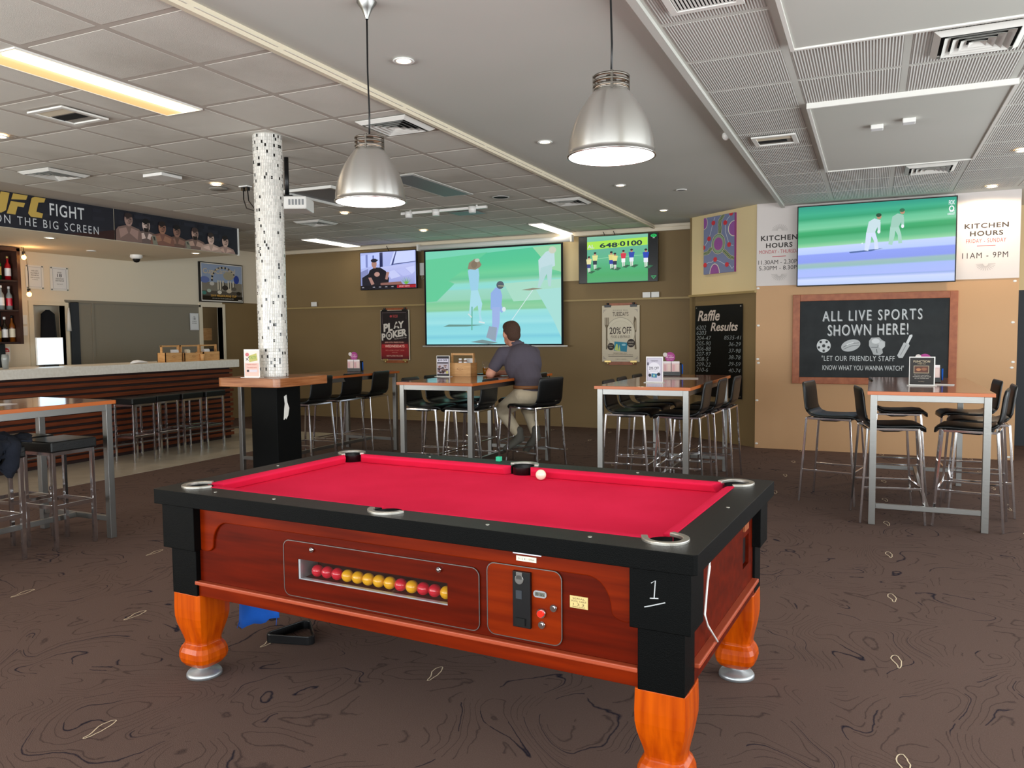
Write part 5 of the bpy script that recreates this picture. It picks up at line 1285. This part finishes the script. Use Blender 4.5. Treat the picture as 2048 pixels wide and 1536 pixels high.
def wood_caddy(loc, rot, label, W=.30, D=.16, H=.13, HT=.235, inner='paper', jars=True):
    t = thing('wooden_caddy', label, 'caddy', loc, rot, 'wooden cutlery caddies')
    MB().box((-W/2, -D/2, 0), (W/2, -D/2+.01, H)).build('front_panel', 'caddy_wood', t); MB().box((-W/2, D/2-.01, 0), (W/2, D/2, H)).build('back_panel', 'caddy_wood', t)
    for s in (-1, 1):
        MB().box((s*W/2, -D/2, 0), (s*(W/2-.01), D/2, H)).box((s*W/2, -.02, H), (s*(W/2-.01), .02, HT)).build('end_panel', 'caddy_wood', t)
    MB().box((-W/2+.01, -D/2+.01, 0), (W/2-.01, D/2-.01, .01)).build('base', 'caddy_wood', t)
    MB().bar((-W/2, 0, HT-.012), (W/2, 0, HT-.012), .022).build('handle', 'caddy_wood', t)
    Pic(.1, .05, None, (0, 0, 100, 50)).line([(10, 25), (40, 40), (50, 20), (60, 40), (90, 25), (50, 10), (10, 25)], 4, '8a5a30').build('printed_mark', 'print', t, (-.05, -D/2-.001, H*.4))
    return t
def jar(loc, label):
    j = thing('sauce_jar', label, 'jar', loc, 0, 'little jars in wooden caddies')
    MB().lathe([(.001, 0), (.021, 0), (.022, .05), (.016, .06)], n=14).build('body', 'amber_bottle', j); MB().cyl((0, 0, .058), (0, 0, .08), .019, n=14).build('lid', 'white_plastic', j)
    MB().cyl((0, 0, .012), (0, 0, .045), .0225, n=14, caps=False).build('paper_label', 'paper', j)
def napkins(loc, rot, label, mt='paper', s=.05):
    k = MB(); 
    for i in range(4): k.box((-s, -.03+i*.014, 0), (s, -.022+i*.014, .13+.01*(i % 2)))
    o = k.build('napkin_stack', mt, loc=loc, rot=rot); tag(o, label, 'napkins', 'napkins in wooden caddies')
wood_caddy((-9.03, 8.15, 1.206), pi/2, 'left wooden cutlery caddy on the bar end')
wood_caddy((-9.02, 8.50, 1.206), pi/2, 'middle wooden cutlery caddy on the bar end', W=.34, H=.12)
wood_caddy((-9.04, 8.86, 1.206), pi/2, 'right wooden cutlery caddy on the bar end', W=.32)
jar((-9.0, 8.06, 1.34-.085), 'left small jar in the left caddy on the bar'); jar((-9.0, 8.13, 1.34-.085), 'right small jar in the left caddy on the bar')
napkins((-9.03, 8.23, 1.217+.02), pi/2, 'white napkins in the left caddy on the bar'); napkins((-9.02, 8.45, 1.217+.02), pi/2, 'cream napkins in the middle caddy on the bar', 'cream_paint', .03)
napkins((-9.04, 8.82, 1.217+.02), pi/2, 'white napkins in the right caddy on the bar'); napkins((-9.04, 8.92, 1.217+.02), pi/2, 'black napkins in the right caddy on the bar', 'black_cloth', .03)
o = MB().lathe([(.001, .0), (.028, 0), (.036, .1), (.033, .1), (.026, .004)], n=20).build('paper_cup', 'caddy_wood', loc=(-8.91, 8.63, 1.206)); tag(o, 'small kraft paper cup before the caddies on the bar', 'cup')
# poster by the far doorway
t = thing('race_poster', 'black-framed colourful race-day poster above the far doorway behind the bar', 'poster', (XL+.05, 10.66, 2.19), pi/2)
W, Hh = 1.06, .72
slab(W, Hh, .045, 'frame', 'black_plastic', t)
p = Pic(W-.03, Hh-.03, 'e8e4dc', (115, 665, 660, 140)); p.rect(125, 650, 652, 152, '9cacc8').rect(125, 650, 652, 500, '5a544c').rect(125, 520, 652, 400, '8a8478')
for k in range(22):
    a0 = pi*k/21; a1 = pi*(k+.8)/21; c_ = '2a2420' if k % 2 else 'c8b898'
    p.poly([(405+165*cos(a0), 360-185*sin(a0)), (405+165*cos(a1), 360-185*sin(a1)), (405+140*cos(a1), 360-155*sin(a1)), (405+140*cos(a0), 360-155*sin(a0))], c_)
p.text('Cup Carnival', 140, 310, 560, 215, 'd8c8a8', .01, slope=-20).ell(160, 370, 60, 45, '6a7cb8').ell(575, 345, 36, 60, '3048a0').ell(470, 300, 70, 60, 'b0a890')
for x in (320, 350, 385, 455, 485, 520): p.rect(x, 500, x+18, 370, 'e0d8c4').rect(x+18, 500, x+26, 390, '2c2620')
for x, y, r, c_ in ((250, 420, 30, 'd8d4cc'), (210, 520, 26, 'b8c4b8'), (345, 535, 28, 'ece6d8'), (470, 510, 36, 'd8ccb8'), (600, 540, 30, '2a2824'), (420, 470, 40, '3a3634'), (150, 550, 28, '4a8a80'), (540, 480, 30, '6a645c')): p.ell(x, y, r, r*.9, c_)
p.rect(125, 650, 652, 590, '1a1814').text('2019 MELBOURNE CUP', 230, 600, 570, 570, 'd8a850', .03).text('LIVE AND ON THE BIG SCREEN ALL DAY', 250, 630, 530, 615, 'c8c4b8').rect(590, 645, 640, 632, 'd8d4cc')
p.build('print', 'gloss_print', t, (.015, -.001, .015))

# ================================================================== TABLE-TOP THINGS
def menu_stand(loc, rot, label, W, H, pic, mt='print'):
    t = thing('menu_stand', label, 'sign', loc, rot, 'upright table menu stands')
    slab(W, H, .004, 'holder', 'white_plastic', t); MB().box((-.015, -.035, 0), (W+.015, .04, .004)).build('foot', 'white_plastic', t)
    pic.build('print', mt, t, (.006, -.001, .010)); return t
def p20():
    p = Pic(.153, .23, 'c9c4d4', (385, 1400, 925, 600)); p.line([(410, 1390), (410, 625), (900, 625), (900, 1390)], 14, 'a09aac').text('TUESDAYS', 520, 730, 775, 680, '4a4658', .01).ell(640, 960, 215, 200, 'e4e2ec').text('20% OFF', 465, 1000, 805, 905, '3a3644', .01).text('FOOD & BEVERAGE', 500, 1062, 780, 1035, '8a8698').ell(495, 1190, 50, 52, '22222c').ell(800, 1155, 58, 58, '22222c').poly([(555, 1120), (745, 1140), (735, 1275), (550, 1260)], '3a7ca0').ell(640, 1200, 30, 40, '9cc8a0').rect(400, 855, 460, 760, '5a5668')
    return p
menu_stand((-1.985, 7.46, 1.074), .0, 'white 20% OFF table stand on the table near the results board', .165, .25, p20())
p = Pic(.15, .225, '8a8090', (175, 950, 555, 340)); p.rect(175, 410, 555, 340, '231a20').rect(180, 525, 530, 420, 'd8d4e4').text('$10 OFF', 205, 500, 495, 440, '30283a', .03).rect(175, 565, 515, 530, '2a2028').rect(190, 890, 530, 570, 'c2b8c2')
for k in range(26): p.ell(random.uniform(220, 490), random.uniform(620, 860), random.uniform(20, 50), random.uniform(15, 35), random.choice(('3a2028', '5a3038', '7a4a40', '2a181c', '8a6a60')))
p.ell(490, 840, 40, 45, 'd0c878').rect(175, 950, 555, 895, '2a2028')
menu_stand((-4.40-.13, 7.85, 1.074), .1, 'white-edged $10 OFF ribs table stand beside the wooden caddy', .162, .24, p)
p = Pic(.185, .232, '2a2624', (1030, 1255, 1168, 1080)); p.text('FUNCTION', 1050, 1112, 1145, 1098, 'c8b89a', .01).text('MENU', 1075, 1125, 1120, 1116, 'a8987a').rect(1052, 1182, 1140, 1132, 'a89a80').rect(1056, 1178, 1136, 1136, '5a3428').ell(1080, 1158, 14, 9, 'b07850').ell(1112, 1155, 16, 10, '8a5a40').text('We have catering for', 1055, 1198, 1142, 1191, 'e0d8cc').text('functions big and small', 1048, 1208, 1150, 1201, 'e0d8cc').text('ask our friendly team', 1058, 1218, 1140, 1211, 'e0d8cc').text('today', 1080, 1240, 1115, 1232, '9a8a78')
menu_stand((.29, 7.66, 1.074), .02, 'dark FUNCTION menu stand on the chalkboard table', .20, .25, p)
p = Pic(.125, .21, 'e2bcb0', (315, 920, 420, 725)); p.rect(315, 820, 420, 725, 'ead8d0').ell(335, 755, 14, 14, 'c86a70').poly([(345, 765), (405, 745), (412, 800), (350, 812)], 'b8b464').text('TASTY', 350, 790, 405, 765, '7a9a50', .02).line([(325, 800), (350, 770)], 4, '2a2a2a').line([(325, 780), (345, 800)], 4, '2a2a2a').text('PARMA NIGHT', 330, 835, 405, 825, 'c06a60').text('THURSDAYS', 330, 858, 405, 848, 'c06a60').ell(338, 878, 9, 9, '2a2a34').rect(350, 888, 408, 868, 'd4ccd4')
menu_stand((-4.655, 4.945, 1.218), .22, 'pink and white table stand leaning by the mosaic column', .137, .23, p)
def keno(loc, rot, label):
    t = thing('brochure_caddy', label, 'caddy', loc, rot, 'black brochure caddies with pink discs')
    MB().box((-.10, -.04, 0), (.10, .04, .05)).box((-.10, .03, .05), (.10, .04, .14)).box((-.10, -.04, .05), (-.092, .04, .12)).box((.092, -.04, .05), (.10, .04, .12)).build('holder', 'black_plastic', t, bevel=.003)
    for x in (-.048, .046): 
        p = Pic(.088, .115, 'e2c6c4', (0, 0, 100, 130)); p.rect(0, 105, 100, 130, 'f0e8ea').rect(8, 10, 40, 90, 'd8a8ac').rect(60, 10, 90, 90, 'e8d0c8').build('brochure', 'print', t, (x-.044, -.042, .045))
    d = MB().cyl((-.03, .02, .205), (-.03, .026, .205), .056, n=28).build('pink_disc', 'purple', t)
    p = Pic(.112, .112, None, (0, 0, 100, 100)); p.ell(50, 50, 49, 49, 'a83a84', 28).text('WIN UP TO', 26, 62, 74, 72, 'f0c8e4').text('$5 million', 12, 42, 88, 56, 'f8e0f0', .02).text('PLAY TODAY', 22, 26, 78, 34, 'f0c8e4'); p.build('disc_print', 'print', t, (-.086, .018, .149))
    MB().cyl((-.085, .015, .232), (-.085, .020, .232), .024, n=20).build('small_disc', 'lilac_white', t)
    MB().cyl((.112, 0, .02), (.112, 0, .125), .008, n=10).build('pen', 'blue_cloth', t)
keno((-2.03, 8.75, 1.074), 0, 'black brochure caddy with pink disc on the table near the results board')
keno((-6.28, 8.72, 1.074), .1, 'black brochure caddy with pink disc on the table behind the column')
keno((.47, 8.2, 1.074), 0, 'black brochure caddy with pink disc behind the FUNCTION stand')
def flat_paper(loc, rot, W, D, label, mt='paper'):
    o = MB().box((0, 0, 0), (W, D, .002)).build('leaflet', mt, loc=loc, rot=rot); tag(o, label, 'paper'); return o
p = Pic(.42, .30, 'b8c4e0', (0, 0, 100, 70)); p.poly([(0, 0), (100, 0), (100, 20), (0, 50)], '5a78b8').poly([(0, 50), (100, 20), (100, 34), (0, 60)], 'e8ecf6')
flat_paper((-2.02, 8.0, 1.074), .2, .42, .30, 'blue and white printed placemat lying on the table near the results board', 'lilac_white')
flat_paper((.49, 7.72, 1.074), -.1, .15, .21, 'white slip of paper beside the FUNCTION stand')
flat_paper((-5.86, 3.42, 1.074), .2, .21, .30, 'white flyer on the table at the left edge of the photo')
flat_paper((-4.20, 8.12, 1.074), .1, .16, .12, 'small white napkin beside the beer glass')
t = thing('beer_glass', 'glass of amber beer on the table by the man', 'glass', (-4.135, 8.30, 1.074))
MB().lathe([(.001, .002), (.027, .002), (.041, .16), (.039, .16), (.026, .008), (.001, .008)], n=24).build('body', 'glass', t)
MB().lathe([(.001, .009), (.0255, .009), (.033, .09), (.001, .09)], n=24).build('beer', 'beer', t)
t = wood_caddy((-4.28, 8.02, 1.074), .05, 'wooden caddy with sauce jars on the table with the man', W=.28, H=.155, HT=.265)
jar((-4.30, 7.995, 1.20), 'left sauce jar in the caddy on the table with the man'); jar((-4.235, 7.995, 1.20), 'right sauce jar in the caddy on the table with the man')
o = MB().box((-.06, -.012, 0), (.06, .012, .19)).build('menu_cards', 'paper', loc=(-4.21, 8.06, 1.09)); tag(o, 'white menu cards upright in the wooden caddy on the table with the man', 'menu')
o = MB().box((-.04, -.075, 0), (.04, .075, .012)).build('wallet', 'black_plastic', loc=(-4.22, 8.38, 1.074), rot=.8, bevel=.003); tag(o, 'dark wallet lying beside the beer glass', 'wallet')

# ================================================================== THE MAN
def blob(name, parts, vox, mt, parent=None, smooth=6):
    mb = MB()
    for q in parts:
        if q[0] == 'c':     # tapered capsule
            _, p0, r0, p1, r1 = q; p0 = Vector(p0); p1 = Vector(p1); n = 14
            x, y, d = frame_of(p1-p0); rings = []
            for k in range(1, 5): a = pi/2*(1-k/4); rings.append((p0-d*(r0*sin(a)), r0*cos(a)))
            for k in range(0, 4): a = pi/2*k/4; rings.append((p1+d*(r1*sin(a)), r1*cos(a)))
            mb.loft([[c+x*(r*cos(2*pi*j/n))+y*(r*sin(2*pi*j/n)) for j in range(n)] for c, r in rings])
        else:               # ellipsoid: centre, radii, rotation matrix
            _, c, rr, R_ = q; mb.sphere(c, 1, 20, sc=rr, rot=R_)
    o = mb.build(name, mt); md = o.modifiers.new('r', 'REMESH'); md.mode = 'VOXEL'; md.voxel_size = vox; md.use_smooth_shade = True
    if smooth: m2 = o.modifiers.new('s', 'SMOOTH'); m2.iterations = smooth; m2.factor = .5
    dg = bpy.context.evaluated_depsgraph_get(); dg.update()
    me = bpy.data.meshes.new_from_object(o.evaluated_get(dg)); o.modifiers.clear(); o.data = me; me.name = name
    for pl in me.polygons: pl.use_smooth = True
    o.parent = parent; return o
FA = radians(130); f = Vector((cos(FA), sin(FA), 0)); Lf = Vector((-f.y, f.x, 0)); U = Vector((0, 0, 1))   # Lf = his left
RT = Matrix((f, Lf, U)).transposed()
pel = Vector((-3.38, 7.91, .90))
sho = pel+f*.24+Lf*.08+U*.45
sL = sho+Lf*.175+U*.0; sR = sho-Lf*.175
chest = pel+f*.19+Lf*.04+U*.32
neck = sho+f*.035+U*.07; head = sho+f*.095+Lf*.05+U*.205
eL = Vector((-3.86, 7.87, 1.115)); hL = Vector((-3.93, 8.12, 1.105))
eR = Vector((-3.63, 8.33, 1.12)); hR = Vector((-3.86, 8.24, 1.108))
hipL = pel+Lf*.095-U*.02; hipR = pel-Lf*.095-U*.02
kL = Vector((-3.775, 7.99, .70)); aL = Vector((-3.57, 7.99, .43)); kR = Vector((-3.58, 8.27, .69)); aR = Vector((-3.43, 8.14, .43))
HR = Matrix.Rotation(radians(12), 3, 'Z') @ RT @ Matrix.Rotation(radians(8), 3, 'Y')
parts = [('e', head+U*.012, (.112, .09, .128), HR), ('e', head+HR @ Vector((.04, 0, -.065)), (.073, .066, .068), HR), ('c', sho+f*.0+U*.0, .068, head-U*.04, .063),
         ('e', head+HR @ Vector((.114, 0, -.01)), (.024, .016, .028), HR), ('e', head+HR @ Vector((.0, .092, -.01)), (.022, .013, .036), HR), ('e', head+HR @ Vector((0, -.092, -.01)), (.022, .013, .036), HR),
         ('e', chest, (.10, .15, .20), RT), ('e', pel, (.10, .13, .11), RT), ('c', pel, .11, chest, .12), ('c', chest, .1, sho, .08),
         ('c', sL, .058, eL, .052), ('c', sR, .058, eR, .052), ('c', eL, .052, hL, .031), ('c', eR, .052, hR, .031), ('c', sL, .05, sR, .05),
         ('c', hipL, .075, kL, .055), ('c', hipR, .075, kR, .055), ('c', kL, .052, aL, .036), ('c', kR, .052, aR, .036)]
def hand(wrist, d, side):
    d = d.normalized(); s_ = U.cross(d).normalized()*side
    out = [('c', wrist, .026, wrist+d*.06, .034), ('e', wrist+d*.075, (.042, .040, .018), Matrix((d, s_, U)).transposed())]
    for i, (o_, l_) in enumerate(((-.030, .062), (-.010, .072), (.010, .068), (.030, .055))):
        b0 = wrist+d*.10+s_*o_; b1 = b0+d*l_*.55-U*.006; b2 = b1+d*l_*.4-U*.02
        out += [('c', b0, .0095, b1, .009), ('c', b1, .009, b2, .0075)]
    t0 = wrist+d*.045-s_*.03; t1 = t0+d*.035-s_*.03; t2 = t1+d*.03-s_*.006
    out += [('c', t0, .0125, t1, .011), ('c', t1, .011, t2, .009)]
    return out
parts += hand(hL, (hL-eL), 1)+hand(hR, (hR-eR), -1)
man = blob('person', parts, .0075, 'skin', smooth=3)
tag(man, 'man in dark grey polo and beige trousers, seated and leaning on a tall table', 'person')
for s in (-1, 1):
    MB().sphere(head+HR @ Vector((.102, s*.036, .012)), .012, 10).build('eye', 'white_plastic', man)
MB().sphere(head+HR @ Vector((.106, 0, -.062)), 1, 10, sc=(.010, .024, .006), rot=HR).build('mouth', 'ball_red', man)
hair = [('e', head+HR @ Vector((-.020, 0, .038)), (.106, .097, .110), HR), ('e', head+HR @ Vector((-.055, 0, -.018)), (.068, .082, .082), HR), ('e', head+HR @ Vector((.025, 0, .085)), (.085, .082, .064), HR)]
blob('hair', hair, .007, 'hair', man, 2)
mdv = (sL+eL)/2
shirt = [('e', chest-f*.01, (.15, .215, .23), RT), ('e', pel+f*.02+U*.07, (.15, .19, .13), RT), ('c', pel+U*.06+f*.01, .155, chest, .155), ('c', chest+Lf*.07, .145, sho+Lf*.10-U*.04, .10), ('c', chest-Lf*.07, .145, sho-Lf*.10-U*.04, .10),
         ('c', sL-U*.015, .082, sL.lerp(eL, .66), .070), ('c', sR-U*.015, .082, sR.lerp(eR, .66), .070), ('c', sL-U*.01, .078, sR-U*.01, .078), ('c', sho, .080, sho+f*.02+U*.07, .072)]
sh_o = blob('polo_shirt', shirt, .011, 'shirt', man, 4)
MB().lathe([(.074, 0), (.078, .018), (.070, .030)], n=24).build('collar', 'shirt', man, loc=tuple(sho+f*.025+U*.085))
trs = [('e', pel-U*.015, (.158, .20, .12), RT), ('c', hipL+U*.01, .115, kL, .084), ('c', hipR+U*.01, .115, kR, .084), ('c', kL, .080, aL+(kL-aL)*.12, .058), ('c', kR, .076, aR+(kR-aR)*.12, .058)]
blob('trousers', trs, .010, 'trousers', man, 3)
bl = MB(); bc_ = pel+U*.078+f*.005
rings = []
for dz_, k_ in ((-.018, 1.03), (-.018, 1.06), (.018, 1.06), (.018, 1.03), (-.018, 1.03)):
    rings.append([tuple(bc_+f*(.150*k_*cos(a))+Lf*(.192*k_*sin(a))+U*(dz_+.0)) for a in [2*pi*q/36 for q in range(36)]])
bl.loft(rings, caps=False).build('belt', 'belt', man)
for ank, toe, up_ in ((aL, Vector((-.10, -.17, -.10)), 1), (aR, Vector((-.12, .02, -.13)), 1)):
    d = toe.normalized(); 
    bt = [('c', ank+U*.05, .050, ank-U*.03, .052), ('c', ank-U*.04, .050, ank-U*.045+d*.10, .046), ('c', ank-U*.045+d*.10, .046, ank-U*.05+d*.20, .038), ('c', ank-U*.05-d*.02, .05, ank-U*.045+d*.02, .05)]
    blob('boot', bt, .009, 'boot', man, 2)
